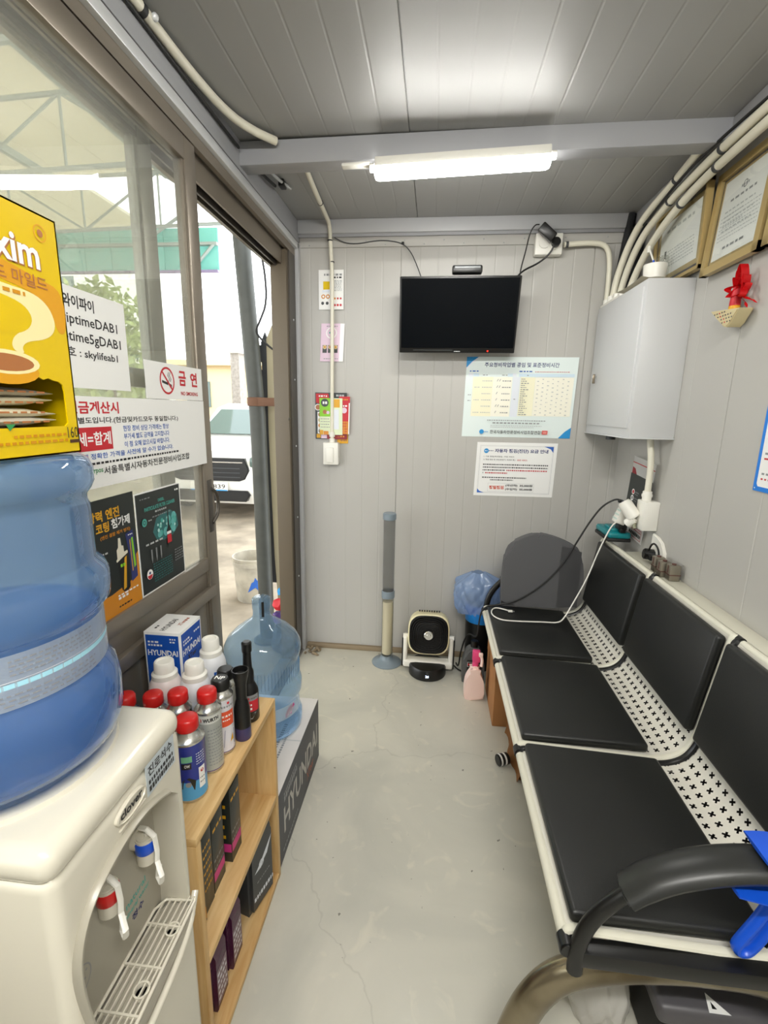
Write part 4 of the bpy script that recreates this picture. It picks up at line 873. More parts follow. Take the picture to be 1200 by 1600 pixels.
o, f = sheet('inspection_fee_notice', 'smaller white notice with blue corners listing inspection fees', 'notice', bwall(.232, .992, YB - .0015, (.004, .022)), .430, .297, PAPER)
p = Print(f); p.frame(INKL, .018, .016, .412, .28, .0012); p.frame(INKL, .022, .02, .408, .276, .0008)
p.poly(BLUEP, [(.41, .278), (.41, .245), (.395, .265), (.36, .278)]); p.poly(BLUEP, [(.018, .016), (.018, .04), (.03, .026), (.058, .016)])
p.disc(SKYB, .052, .25, .013); p.bars(NAVY, .066, .09, .249, .004, 3); p.bars(WPRINT, .044, .06, .248, .004, 2); p.text(NAVY, '자동차 점검(진단) 요금 안내', .098, .238, .024, .285, 'l', .03)
p.text(DGREY, '1. 기본 점검(육안점검) : 무료 서비스', .04, .214, .0095, .165); p.text(DGREY, '2. 정밀 점검 및 진단(진단기, 리프트 등) :', .04, .197, .0095, .175); p.text(REDP, '유료 서비스', .222, .197, .0095, .055)
for k in range(4): p.bars(DGREY, .04, .39 if k < 2 else (.16 if k == 2 else .045), .172 - k * .0155, .0065, 34 if k < 2 else 11, k)
p.bars(REDP, .17, .39, .141, .0065, 20, 7); p.bars(REDP, .055, .18, .1255, .0065, 12, 8)
p.bars(DGREY, .04, .28, .10, .006, 22); p.bars(DGREY, .085, .21, .087, .006, 12)
p.frame(INKL, .075, .025, .325, .072, .001); p.text(mat('print_vermilion', 'd4553a', .5), '정밀점검', .083, .038, .020, .08, 'l', .03); p.text(INK, '(국산차)  35,000원', .172, .0525, .0150, .146, 'l', .03); p.text(INK, '(수입차)  55,000원', .172, .0315, .0150, .146, 'l', .03); p.done('print', o)

# ================================================================== right wall: cabinet and what is on it
t = thing('electrical_cabinet', 'grey steel electrical cabinet in the corner of the right wall', 'cabinet', (.89, 2.36, 1.36))
b = MB(); b.box(.802, 2.08, 1.358, XR, 2.655, 1.970, CABF, .003); b.build('body', t)
b = MB(); b.box(.796, 2.105, 1.395, .806, 2.642, 1.945, CABF, .002); do = b.build('door', t)
b = MB(); b.cyl((.797, 2.565, 1.632), (.790, 2.565, 1.632), .007, CHROME); b.box(.780, 2.563, 1.600, .792, 2.567, 1.645, mat('key_metal', '8a8070', .3, .8), .001); b.cyl((.789, 2.60, 1.63), (.795, 2.60, 1.63), .005, CHROME); b.build('lock', do)
b = MB(); b.box(.795, 2.075, 1.352, XR, 2.66, 1.358, CABF, .001); b.build('bottom_lip', t)
b = MB(); b.cyl((.86, 2.45, 1.33), (.86, 2.45, 1.353), .022, BLACK); b.build('gland', t)
CT = 1.9705
def pipe(label, pts, r, m, ties=(), group='conduits above the cabinet', name='conduit', sm=2):
    t = thing(name, label, 'conduit', pts[-1], group); b = MB(); b.tube(pts, r, m, n=12, smooth=sm); b.build('pipe', t)
    if ties:
        for q, d in ties: b = MB(); d = Vector(d).normalized() * .006; b.cyl(Vector(q) - d, Vector(q) + d, r + .0025, DGREY); b.build('cable_tie', t)
    return t
pipe('white conduit with a cut end reaching up under the beam, leftmost above the cabinet', [(.88, 1.945, 2.357), (.88, 2.16, 2.325), (.875, 2.40, 2.297), (.868, 2.53, 2.225), (.850, 2.585, 2.10), (.842, 2.590, 2.0075)], .0155, IVORY, [((.8795, 2.13, 2.329), (0, 1, -.12))])
pipe('white conduit running along the top of the right wall, upper one of the pair', [(.915, YN, 2.318), (.912, 1.0, 2.312), (.900, 1.66, 2.310), (.897, 1.97, 2.302), (.893, 2.25, 2.276), (.884, 2.43, 2.222), (.872, 2.53, 2.11), (.862, 2.560, 2.0075)], .015, IVORY, [((.898, 1.86, 2.304), (0, 1, 0)), ((.894, 2.2, 2.281), (0, 1, -.15))])
pipe('white conduit running along the top of the right wall, lower one of the pair', [(.918, YN, 2.282), (.916, 1.0, 2.28), (.910, 1.66, 2.276), (.908, 1.97, 2.268), (.906, 2.18, 2.238), (.900, 2.36, 2.175), (.890, 2.46, 2.085), (.880, 2.50, 2.0075)], .015, IVORY, [((.908, 1.9, 2.268), (0, 1, 0)), ((.907, 2.13, 2.245), (0, 1, -.2))])
pipe('short white conduit bending from the wall outlet into the cabinet top', [(.598, 2.632, 2.262), (.68, 2.632, 2.268), (.76, 2.632, 2.268), (.805, 2.632, 2.25), (.824, 2.632, 2.19), (.828, 2.632, 2.08), (.828, 2.632, 2.0075)], .0125, IVORY, [((.612, 2.632, 2.262), (1, 0, 0))])
BF = mat('black_foam', '1c1d20', .8)
pipe('black insulated pipe rising behind the white conduits, left one', [(.905, 2.635, 2.395), (.89, 2.64, 2.28), (.875, 2.642, 2.12), (.858, 2.64, 1.985)], .017, BF, name='black_pipe', group='black pipes in the corner')
pipe('black insulated pipe rising behind the white conduits, right one', [(.952, 2.632, 2.395), (.947, 2.635, 2.25), (.938, 2.635, 2.10), (.933, 2.632, 1.985)], .026, BF, name='black_pipe', group='black pipes in the corner')
t = thing('black_cable', 'black cable strapped along the conduits above the cabinet', 'cable', (.89, 2.05, 2.33))
b = MB(); b.tube([(.922, .4, 2.340), (.922, 1.0, 2.339), (.908, 1.6, 2.338), (.893, 1.80, 2.334), (.882, 1.98, 2.328), (.868, 2.12, 2.300), (.866, 2.28, 2.268), (.862, 2.36, 2.25)], .005, BLACK2, n=8, smooth=2); b.build('cable', t)
t = thing('conduit_collar', 'row of white conduit connectors along the cabinet top edge', 'connector', (.86, 2.55, CT))
b = MB(); b.box(.806, 2.42, CT, .925, 2.652, CT + .012, WHITE, .003)
b.build('strip', t)
for x, y in ((.842, 2.592), (.828, 2.632), (.862, 2.560), (.880, 2.502), (.822, 2.55), (.83, 2.50), (.84, 2.46)):
    b = MB(); b.cyl((x, y, CT + .008), (x, y, CT + .036), .0155, WHITE, n=10); b.build('nut', t)
t = thing('paper_tray', 'pale curved paper tray lying on the cabinet edge', 'tray', (.83, 2.27, CT))
b = MB(); b.grid(lambda u, v: (.79 + .11 * v, 2.12 + .27 * u, CT + .0022 + .02 * abs(v - .6) ** 2 + .03 * (.5 - u) ** 2), 12, 6, mat('kraft_pale', 'cfcaba', .6), .002); b.build('tray', t)
t = thing('white_cup', 'short white plastic cup holding a toothbrush on the cabinet', 'cup', (.855, 2.165, CT + .013))
b = MB(); b.lathe([(.036, .0), (.040, .003), (.044, .055), (.0425, .055), (.038, .006), (0, .005)], WHITE, (.855, 2.165, CT + .013), 28); b.build('cup', t)
t = thing('toothbrush', 'blue and white toothbrush leaning in the white cup', 'toothbrush', (.86, 2.17, CT + .02))
b = MB(); b.tube([(.868, 2.155, CT + .022), (.852, 2.185, CT + .09)], .004, BLUE, n=8); b.build('handle', t)
b = MB(); b.tube([(.852, 2.185, CT + .09), (.838, 2.21, CT + .148)], .0035, WHITE, n=8); b.box(.832, 2.20, CT + .125, .842, 2.212, CT + .15, WHITE, .002); b.build('head', t)
t = thing('wipe_pack', 'crumpled white tissue beside the cup on the cabinet', 'tissue', (.835, 2.26, CT + .015))
b = MB(); r = random.Random(8)
for i in range(5): b.ball((.835 + r.uniform(-.015, .015), 2.265 + r.uniform(-.02, .02), CT + .02 + r.uniform(0, .012)), (.018, .02, .012), WHITE, 8)
b.build('tissue', t)
t = thing('glass_jar', 'small clear glass jar behind the cup on the cabinet', 'jar', (.91, 2.24, CT))
b = MB(); b.lathe([(.028, .0), (.03, .004), (.03, .085), (.024, .10), (.024, .115), (.026, .115), (.026, .12), (.022, .12)], CLEARPL, (.912, 2.25, CT), 24); b.build('jar', t)
# framed certificates
def certificate(label, x, y0, y1, z0, z1, fw, m, group, lean, mat2, paint):
    """on the right wall: y1 is the far (left in view) side"""
    t = thing('framed_certificate', label, 'framed certificate', (x, (y0 + y1) / 2, z0), group)
    f = plane((x, y1, z0), (0, -1, 0), (-lean, 0, 1), (-1, 0, 0)); W, Hh = y1 - y0, z1 - z0
    b = MB()
    for a in ((0, 0, W, fw), (0, Hh - fw, W, Hh), (0, 0, fw, Hh), (W - fw, 0, W, Hh)):
        q = bmesh.new(); bmesh.ops.create_cube(q, size=1, matrix=Matrix.Translation(((a[0] + a[2]) / 2, (a[1] + a[3]) / 2, .0)) @ Matrix.Diagonal((a[2] - a[0], a[3] - a[1], .024, 1)))
        for v in q.verts: v.co = f(*v.co)
        b.add(q, m)
    b.build('frame', t)
    p = Print(f); p.rect(DKFRAME, fw, fw, W - fw, Hh - fw); k = fw + mat2; p.rect(GOLDF, fw + mat2 * .45, fw + mat2 * .45, W - fw - mat2 * .45, Hh - fw - mat2 * .45); p.rect(PAPER, k, k, W - k, Hh - k); paint(p, k, W, Hh); p.done('certificate', t)
    b = MB(); P = [f(fw, fw, .004), f(W - fw, fw, .004), f(W - fw, Hh - fw, .004), f(fw, Hh - fw, .004)]; q = bmesh.new(); q.faces.new([q.verts.new(v) for v in P]); b.add(q, clearmat('frame_glass', 'f4f6f4', 'ffffff', .02, .02, 1.35)); b.build('glass', t)
def cA(p, k, W, Hh):
    p.ring(INKG, W / 2, Hh - k - .045, .012, .004); p.bars(INKG, W / 2 - .02, W / 2 + .02, Hh - k - .05, .008, 3); p.bars(INKG, k + .05, W - k - .05, Hh - k - .075, .007, 6)
    for i in range(5): p.bars(INKL, k + .03, W - k - (.10 if i % 2 else .05), Hh - k - .105 - i * .015, .005, 8, i)
    for i in range(7): p.bars(INKL, k + .015, W - k - .015, k + .10 - i * .012 + .03, .003, 16, i)
    p.bars(INKG, k + .06, W - k - .06, k + .025, .008, 5)
def cB(p, k, W, Hh):
    p.bars(INKL, k + .05, W - k - .05, Hh - k - .04, .01, 6); p.rect(DGREY, k + .045, k + .07, k + .062, k + .10)
    for i in range(6): p.bars(INKL, k + .02 + (i > 2) * .04, W - k - .03, k + .09 - i * .012, .004, 14, i)
certificate('gold framed certificate standing on the cabinet against the wall', .952, 2.005, 2.415, 1.985, 2.285, .012, GOLDF, 'framed certificates', .02, .034, cB)
certificate('gold framed upright certificate hung beside the cabinet above the red bow', .955, 1.672, 1.992, 1.945, 2.275, .026, GOLDF, 'framed certificates', -.06, .014, cA)
certificate('gold framed certificate hung nearest the camera at the photo edge', .955, 1.33, 1.652, 1.945, 2.29, .026, GOLDF, 'framed certificates', -.06, .014, cA)
# bow ornament
t = thing('bow_ornament', 'red ribbon bow with a small woven straw basket on the right wall', 'ornament', (.955, 1.745, 1.83))
b = MB()
def loop(c, d, L, w):
    c, d = Vector(c), Vector(d).normalized(); s = Vector((1, 0, 0)).cross(d).normalized()
    b.grid(lambda u, v: c + d * (L * math.sin(3.1416 * u)) + s * ((u - .5) * L * .75) + Vector((-.004 - w * (v - .5) - .015 * math.sin(3.1416 * u), 0, 0)), 14, 3, RIBBON, .0012)
for a, L in ((15, .045), (60, .05), (100, .04), (130, .05), (170, .048), (205, .055), (335, .035), (80, .062)): loop((.962, 1.735, 1.845), (-.15 if a % 2 else .1, math.cos(math.radians(a)), math.sin(math.radians(a))), L, .022)
loop((.957, 1.735, 1.85), (0, -.35, 1), .07, .024)
for yy, zz in ((1.655, 1.795), (1.69, 1.782)):
    b.grid(lambda u, v: Vector((.96 - .004 * math.sin(u * 9), 1.742 + (yy - 1.742) * u + (v - .5) * .02, 1.83 + (zz - 1.83) * u + (v - .5) * .014)), 8, 2, RIBBON, .001)
b.build('bow', t)
b = MB(); b.lathe([(.012, 0), (.016, .03), (.014, .075), (.010, .085), (0, .085)], REDP, (.955, 1.757, 1.775), 14); b.lathe([(.013, .0), (.017, .006), (.0165, .016), (.013, .02)], GOLDP, (.955, 1.757, 1.785), 14); b.build('stem', t)
b = MB(); wm = mat('woven_straw', 'c9bb92', .7); r = 0
b.ext([(1.842, 1.800), (1.680, 1.782), (1.716, 1.742), (1.733, 1.733), (1.750, 1.737)], lambda u, v, a: (a, u, v), .925, .972, wm, .003); b.build('basket', t)
p = Print(plane((.925, 1.842, 1.736), (0, -1, 0), (0, 0, 1), (-1, 0, 0)))
for i in range(4):
    for j in range(9):
        y, z = .025 + j * .014 + (i % 2) * .007, .012 + i * .011
        if z + .005 < .060 - y * .11 and z > .066 - y * .68 and y < .118 + z * .55: p.rect(DKFRAME if (i + j) % 5 else REDP, y, z, y + .006, z + .0045)
p.done('weave', t)
# blue bordered notice
f0 = plane((XR - .003, 1.546, 1.232), (0, -1, 0), (0, 0, 1), (-1, 0, 0))
o, f = sheet('blue_border_notice', 'white notice with thick bright blue border on the right wall', 'notice', f0, .52, .37, mat('notice_blue', '0a78d8', .45), curl=None)
p = Print(f); p.poly(PAPER, [(.020, .014), (.014, .022), (.014, .35), (.506, .35), (.506, .014)]); p.disc(WPRINT, .008, .008, .0022)
for k in range(3): p.bars(INKG, .028, .45, .05 + k * .06, .006, 20, k); p.bars(REDP, .028, .40, .035 + k * .06, .005, 18, k)
p.done('print', o)
# surface outlet with menu flyer and chargers
t = thing('menu_flyer', 'curled restaurant menu flyer with black top hanging behind the wall outlet', 'flyer', (.95, 2.27, .89))
mf = plane((.966, 2.425, .885), (0, -1, -.10), (0, -.13, 1), (-1, 0, 0)); mw_, mh_ = .215, .375
fm = lambda x, y, z: mf(x, y, z + .010 * (1 - x / mw_) ** 2 + .002)
b = MB(); b.grid(lambda u, v: fm(u * mw_, v * mh_, 0), 14, 4, PAPER, .0006); o = b.build('paper', t)
p = Print(fm)
for i in range(12):
    a, c = mw_ * i / 12, mw_ * (i + 1) / 12; p.rect(DARKP, a, .135, c, .295, z=.0011)
    p.rect(REDP, a, .345, c, .349, z=.0011)
p.poly(mat('print_maroon', '8a1d26', .45), [(0.004, .25), (.004, .325), (.03, .32), (.05, .295), (.08, .287), (.08, .28), (.03, .272)])
r = random.Random(2)
for k in range(4):
    for j, cc in ((0, INKG), (1, ORANGE)):
        x, y = .05 + j * .105, .272 - k * .03; p.ring(WPRINT if j == 0 else GOLDP, x, y, .013, .004); p.disc(cc if k % 2 else REDP, x, y, .009); p.bars(INKG, x + .02, x + .055, y, .006, 3, k); p.bars(INKG, x + .02, x + .05, y - .01, .004, 3, k)
for x, y in ((.025, .115), (.06, .108), (.075, .112), (.02, .08), (.13, .085), (.15, .09), (.175, .09), (.2, .085)): p.disc(COF if r.random() > .4 else ORANGE, x, y, .013); p.disc(REDP, x + .004, y, .006)
p.frame(REDP, .05, .012, .205, .06, .002); p.bars(INK, .08, .20, .022, .014, 8); p.bars(REDP, .08, .20, .046, .004, 10); p.done('print', o)
t = thing('surface_outlet', 'white surface outlet box below the cabinet fed by a white conduit', 'outlet', (.965, 2.18, 1.02))
b = MB(); b.box(.915, 2.112, .955, XR, 2.192, 1.083, WHITE, .004); b.build('box', t)
b = MB(); b.tube([(.935, 2.19, 1.351), (.936, 2.185, 1.325), (.938, 2.165, 1.27), (.938, 2.155, 1.20), (.938, 2.155, 1.09)], .0135, IVORY, smooth=2); b.build('conduit', t)
b = MB(); b.cyl((.938, 2.155, 1.083), (.938, 2.155, 1.125), .019, WHITE, n=16, bev=.002); b.cyl((.938, 2.155, 1.10), (.938, 2.155, 1.112), .022, WHITE, n=16); b.build('connector', t)
t = thing('plug_adaptor', 'white round multi plug adaptor pushed into the surface outlet', 'plug adaptor', (.88, 2.17, 1.03))
b = MB(); b.cyl((.905, 2.17, 1.00), (.862, 2.20, 1.065), .03, WHITE, bev=.004); b.cyl((.905, 2.17, 1.00), (.88, 2.185, .965), .022, WHITE, bev=.006); b.build('body', t)
b = MB(); b.lathe([(.024, 0), (.024, .002), (.020, .002), (.019, -.006), (0, -.006)], WHITE, n=24, M=Matrix.Translation((.8615, 2.2005, 1.0655)) @ Vector((0, 0, 1)).rotation_difference(Vector((-.043, .03, .065))).to_matrix().to_4x4()); b.ball((.8605, 2.212, 1.0655), .0045, DKFRAME, 8); b.ball((.8575, 2.19, 1.069), .0045, DKFRAME, 8); b.build('socket', t)
b = MB(); b.tube([(.905, 2.165, .985), (.902, 2.16, .965), (.905, 2.155, .955)], .008, mat('olive_plastic', '7f7f68', .4)); b.build('latch', t)
t = thing('phone_charger', 'white ribbed phone charger block left of the plug adaptor', 'charger', (.87, 2.26, 1.0))
b = MB(); MC = Matrix.Translation((.888, 2.262, 1.0)) @ Matrix.Rotation(.35, 4, 'Y'); b.box(-.022, -.024, -.05, .022, .03, .055, WHITE, .005, M=MC)
for k in range(4): b.box(-.0235, -.022, -.036 + k * .02, -.0215, .027, -.028 + k * .02, mat('mint_plastic', 'c6d8d0', .4), .001, M=MC)
b.build('body', t)
b = MB(); b.tube([(.905, 2.245, 1.0), (.925, 2.215, 1.0)], .008, WHITE); b.build('prong', t)
t = thing('black_usb_cable', 'thin black cable hanging from the charger across the seats', 'cable', (.87, 2.24, 1.06))
b = MB(); b.box(.858, 2.245, 1.052, .878, 2.262, 1.066, BLACK, .003); b.build('plug', t)
b = MB(); b.tube([(.866, 2.25, 1.064), (.85, 2.27, 1.066), (.80, 2.28, 1.03), (.76, 2.29, .96), (.72, 2.31, .86), (.67, 2.32, .74), (.61, 2.32, .65), (.53, 2.32, .57), (.44, 2.325, .505), (.36, 2.325, .484), (.31, 2.33, .475), (.278, 2.335, .445), (.270, 2.34, .36), (.268, 2.345, .28), (.225, 2.44, .27), (.195, 2.47, .14), (.192, 2.52, .006), (.18, 2.57, .006)], .0042, BLACK2, n=8, smooth=3); b.build('cord', t)
t = thing('white_usb_cable', 'white charging cable looping over the far seat pad', 'cable', (.87, 2.22, .96))
b = MB(); b.tube([(.872, 2.25, .958), (.855, 2.25, .96), (.835, 2.25, .93), (.80, 2.26, .82), (.755, 2.24, .68), (.70, 2.22, .57), (.655, 2.195, .49), (.625, 2.18, .470), (.56, 2.183, .470), (.48, 2.175, .470), (.40, 2.172, .470), (.35, 2.18, .470), (.318, 2.23, .470), (.322, 2.285, .470), (.345, 2.325, .470), (.385, 2.31, .470), (.41, 2.29, .471)], .0034, WHITE, n=8, smooth=3); b.build('cord', t)
b = MB(); b.box(.405, 2.28, .4665, .428, 2.295, .4755, WHITE, .002); b.box(.428, 2.283, .468, .437, 2.292, .474, CHROME); b.build('connector', t)
t = thing('battery_charger', 'teal topped tool battery on the far end of the bench back', 'battery', (.90, 2.36, .85))
b = MB(); b.box(.838, 2.27, .858, .945, 2.46, .876, BLACK2, .006); b.build('base', t)
b = MB(); b.box(.840, 2.268, .874, .943, 2.462, .905, TEALPL, .012, 3); b.box(.862, 2.30, .90, .925, 2.41, .918, TEALPL, .008); b.build('cover', t)
b = MB(); b.box(.846, 2.42, .88, .85, 2.465, .90, WHITE); b.build('sticker', t)
t = thing('black_charger', 'black plug standing on the teal tool battery', 'charger', (.89, 2.30, .915))
b = MB(); b.box(.880, 2.265, .918, .918, 2.315, .96, BLACK, .004); b.box(.888, 2.262, .905, .912, 2.285, .925, BLACK, .003); b.build('body', t)
t = thing('round_cover_plate', 'rounded white cover plate on the wall behind the batteries', 'cover plate', (.975, 2.05, .86))
b = MB(); b.ext([(2.125, .79), (1.995, .79), (1.99, .85), (2.0, .89), (2.03, .925), (2.07, .94), (2.118, .945)], lambda u, v, a: (a, u, v), .966, XR, WHITE, .003); b.build('plate', t)
t = thing('black_power_plug', 'black power adaptor with looped cord on the white cover plate', 'power adaptor', (.945, 2.06, .86))
b = MB(); b.cyl((.966, 2.08, .858), (.925, 2.085, .862), .024, BLACK, bev=.004); b.box(.93, 2.03, .845, .966, 2.055, .868, BLACK, .003); b.build('body', t)
b = MB(); b.tube([(.94, 2.07, .884), (.935, 2.045, .915), (.937, 2.02, .925), (.945, 2.0, .905), (.95, 1.998, .87)], .004, BLACK, n=8, smooth=2); b.box(.942, 1.99, .848, .956, 2.006, .872, BLACK, .002); b.build('cord', t)
bt = mat('battery_metal', '8f897c', .3, .7); bt2 = mat('battery_brown', '5c3b33', .4)
BZ = .8225
for i, (x, y, lab) in enumerate([(.935, 1.965, 'grey metal stamp block alone beside the plug'), (.930, 1.905, 'grey metal stamp block at the left of the pair'), (.945, 1.862, 'grey and brown stamp block at the right of the pair')]):
    t = thing('metal_block', lab + ' on the ledge', 'metal block', (x, y, BZ), 'metal blocks on the ledge')
    b = MB(); b.box(x - .02, y - .018, BZ, x + .02, y + .018, BZ + .062, bt, .003); b.box(x - .021, y - .019, BZ + .022, x + .021, y + .019, BZ + .026, bt2); b.build('body', t)
    b = MB(); b.cyl((x, y, BZ + .062), (x, y, BZ + .067), .008, bt2); b.box(x - .0206, y - .004, BZ + .03, x - .0196, y + .004, BZ + .058, bt2); b.build('terminal', t)
# ================================================================== three seat bench
JY = (2.400, 1.866, 1.333, 0.785)
PF = [(.303, .405), (.303, .425), (.318, .434), (.36, .432), (.50, .426), (.66, .420), (.715, .420), (.755, .428), (.787, .447), (.808, .478), (.820, .515), (.832, .60), (.846, .70), (.864, .82), (.872, .836), (.885, .836), (.888, .82)]
def smooth(P, k=2):
    for _ in range(k):
        q = [P[0]]
        for a, b in zip(P, P[1:]): q += [(a[0] * .75 + b[0] * .25, a[1] * .75 + b[1] * .25), (a[0] * .25 + b[0] * .75, a[1] * .25 + b[1] * .75)]
        P = q + [P[-1]]
    return P
SP = smooth(PF)
def arclen(P):
    s = [0.0]
    for a, b in zip(P, P[1:]): s.append(s[-1] + math.hypot(b[0] - a[0], b[1] - a[1]))
    return s
t = thing('waiting_bench', 'three seat waiting bench in white steel with black padded seats', 'bench', (.55, 1.6, 0))
S = arclen(SP)
for k in range(3):
    y1, y0 = JY[k] - .012, JY[k + 1] + .012
    bm = bmesh.new(); uv = bm.loops.layers.uv.new('UVMap'); V = [[bm.verts.new((x, y, z)) for y in (y0, y1)] for x, z in SP]
    for i in range(len(SP) - 1):
        f = bm.faces.new((V[i][0], V[i + 1][0], V[i + 1][1], V[i][1]))
        for lp, (ii, jj) in zip(f.loops, ((i, 0), (i + 1, 0), (i + 1, 1), (i, 1))): lp[uv].uv = ((y0, y1)[jj], S[ii])
    me = bpy.data.meshes.new('seat_sheet'); bmesh.ops.transform(bm, matrix=mw(t).inverted(), verts=bm.verts); bm.to_mesh(me); bm.free(); me.materials.append(SEAT); me.shade_smooth()
    o = bpy.data.objects.new('seat_sheet', me); COL.objects.link(o); o.parent = t
    md = None
    # padded seat and padded back
    def pad(name, fr, w, h, th, taper):
        b = MB(); q = bmesh.new(); bmesh.ops.create_cube(q, size=1, matrix=Matrix.Translation((w / 2, h / 2, th / 2)) @ Matrix.Diagonal((w, h, th, 1)))
        bmesh.ops.bevel(q, geom=list(q.edges), offset=min(.011, th * .45), segments=4, affect='EDGES', profile=.5)
        for v in q.verts:
            x, y, z = v.co; x = w / 2 + (x - w / 2) * (1 - taper * y / h)
            if z > th * .5: z += .006 * (1 - (2 * x / w - 1) ** 2) * (1 - (2 * y / h - 1) ** 2)
            v.co = fr(x, y, z)
        b.add(q, VINYL); return b.build(name, t)
    pad('seat_pad', plane((.313, y1 - .006, .4345), (0, -1, 0), (1, 0, -.026), (.026, 0, 1)), y1 - y0 - .012, .385, .030, .03)
    d = Vector((.052, 0, .345)).normalized(); n = Vector((-d.z, 0, d.x))
    pad('back_pad', plane(Vector((.8175, y1 - .006, .515)) + n * .002, (0, -1, 0), d, n), y1 - y0 - .012, .318, .030, 0.0)
for k, y in enumerate(JY):
    end = k in (0, 3)
    b = MB(); pr = smooth([(x - .004, z + .0) for x, z in PF], 2)
    b.tube([(x, y + .0075, z + .005) for x, z in pr], (.006, .010), CREAMP, n=8, flat=(0, 1, 0)); b.build('white_edge', t)
    if k == 3: pr = pr[:0]
    b = MB()
    if k < 3: b.tube([(x, y - .0105, z - (.004 if z < .425 and x < .7 else .001)) for x, z in pr], (.008, .0105), BLACK, n=8, flat=(0, 1, 0)); b.build('black_divider', t)
    else: b.bm.free()
    b = MB(); b.cyl((.303, y - .022, .417), (.303, y + .012, .417), .0175, BLACK, bev=.003); b.build('joint_cap', t); b = MB(); b.cyl((.878, y - .02, .833), (.878, y + .016, .833), .013, BLACK, bev=.003); b.build('joint_cap', t)
b = MB(); b.tube([(.303, JY[3] - .02, .415), (.303, JY[0] + .02, .415)], .0135, CREAMP, n=14); b.build('front_rail', t)
b = MB(); b.tube([(.880, JY[3] - .02, .830), (.880, JY[0] + .02, .830)], .011, CREAMP, n=14); b.build('top_rail', t)
b = MB(); b.box(.50, JY[3] + .04, .37, .57, JY[0] + .03, .408, BLACK, .006); b.build('beam', t)
b = MB(); b.box(.325, JY[3] - .030, .392, .80, JY[3] + .004, .4275, BLACK, .003); b.build('end_skirt', t)
def armrest(y):
    b = MB(); b.tube([(.318, y, .372), (.317, y, .42), (.327, y, .475), (.352, y, .525), (.392, y, .572), (.44, y, .606), (.52, y, .638), (.62, y, .655), (.72, y, .652), (.79, y, .625)], (.016, .013), BLACK, n=12, smooth=2, flat=(0, 1, 0)); o = b.build('armrest', t)
    b = MB(); b.tube([(.388, y, .572), (.394, y, .578), (.44, y, .618), (.52, y, .653), (.62, y, .671), (.72, y, .667), (.77, y, .648), (.79, y, .635)], [(.010, .026), (.018, .036), (.020, .037), (.020, .038), (.020, .038), (.020, .038), (.018, .036), (.012, .028)], mat('arm_vinyl', '222322', .38), n=16, smooth=2, flat=(0, 1, 0)); b.build('arm_pad', o)
armrest(.765); armrest(2.452)
def legset(y, dx=0):
    b = MB(); b.tube([(x + max(0, .5 - x) * dx, y, z) for x, y, z in [(.205, y, .02), (.212, y, .10), (.230, y, .18), (.255, y, .252), (.292, y, .308), (.345, y, .342), (.43, y, .366), (.55, y, .384), (.70, y, .38), (.79, y, .31), (.84, y, .15), (.86, y, .02)]], (.036, .026), TUBEBROWN, n=16, smooth=2, flat=(0, 1, 0)); o = b.build('leg', t)
    for x in (.205 + .295 * dx, .86):
        b = MB(); b.lathe([(.038, 0), (.042, .004), (.040, .03), (.03, .034), (0, .034)], BLACK2, (x, y, 0), 18); b.build('foot', o)
legset(.792); legset(2.39, .62)
# blue plastic piece hooked on the armrest
for k in range(3):  # black sheet added behind the punched holes, stands in for under-seat shade
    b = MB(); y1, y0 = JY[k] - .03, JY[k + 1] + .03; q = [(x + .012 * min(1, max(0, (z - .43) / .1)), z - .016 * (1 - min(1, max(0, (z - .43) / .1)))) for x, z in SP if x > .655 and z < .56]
    b.grid(lambda u, v: (lambda i: Vector((q[i][0], y0 + (y1 - y0) * v, q[i][1])))(round(u * (len(q) - 1))), len(q) - 1, 1, BLACK2, .002); b.build('shade_sheet', t)
t = thing('blue_hanger', 'bright blue plastic strap hooked over the near armrest', 'strap', (.63, .77, .69))
b = MB(); q = smooth([(.600, .698), (.640, .702), (.690, .694), (.712, .655), (.690, .622), (.63, .618), (.560, .632)], 2)
b.tube([(x, .765, z) for x, z in q], (.0045, .040), BLUE, n=10, flat=(0, 1, 0)); b.build('band', t)
b = MB(); b.tube([(.690, .79, .69), (.68, .79, .62), (.650, .785, .535), (.618, .783, .47), (.612, .783, .452), (.624, .783, .444), (.642, .783, .452), (.675, .785, .53), (.702, .79, .62), (.70, .79, .69)], (.0075, .012), BLUE, n=10, smooth=2, flat=(0, 1, 0)); b.build('loop', t)
# cushion at the far end
t = thing('back_cushion', 'charcoal fabric back cushion standing on the far seat against the armrest', 'cushion', (.58, 2.38, .47))
outl = [(-.200, 0), (.150, 0), (.178, .02), (.192, .10), (.197, .16), (.192, .22), (.172, .312), (.12, .342), (.06, .366), (-.01, .383), (-.05, .384), (-.10, .368), (-.16, .335), (-.188, .305), (-.200, .24), (-.205, .10)]
b = MB(); cf = plane((.580, 2.352, .474), (1, 0, 0), (0, .04, .999), (0, -.999, .04)); b.ext(smooth(outl + [outl[0]], 1)[:-1], lambda u, v, a: cf(u, v, a), -.050, .004, FABRIC, .018); b.build('cushion', t)
b = MB(); b.grid(lambda u, v: cf(.075 + .10 * u, .012 + v * (.32 - .03 * u), .0065 + .0015 * math.sin(3.14 * u)), 4, 6, mat('charcoal_mesh', '656567', .9, bump=.3, bscale=700), .001); b.build('mesh_panel', t)
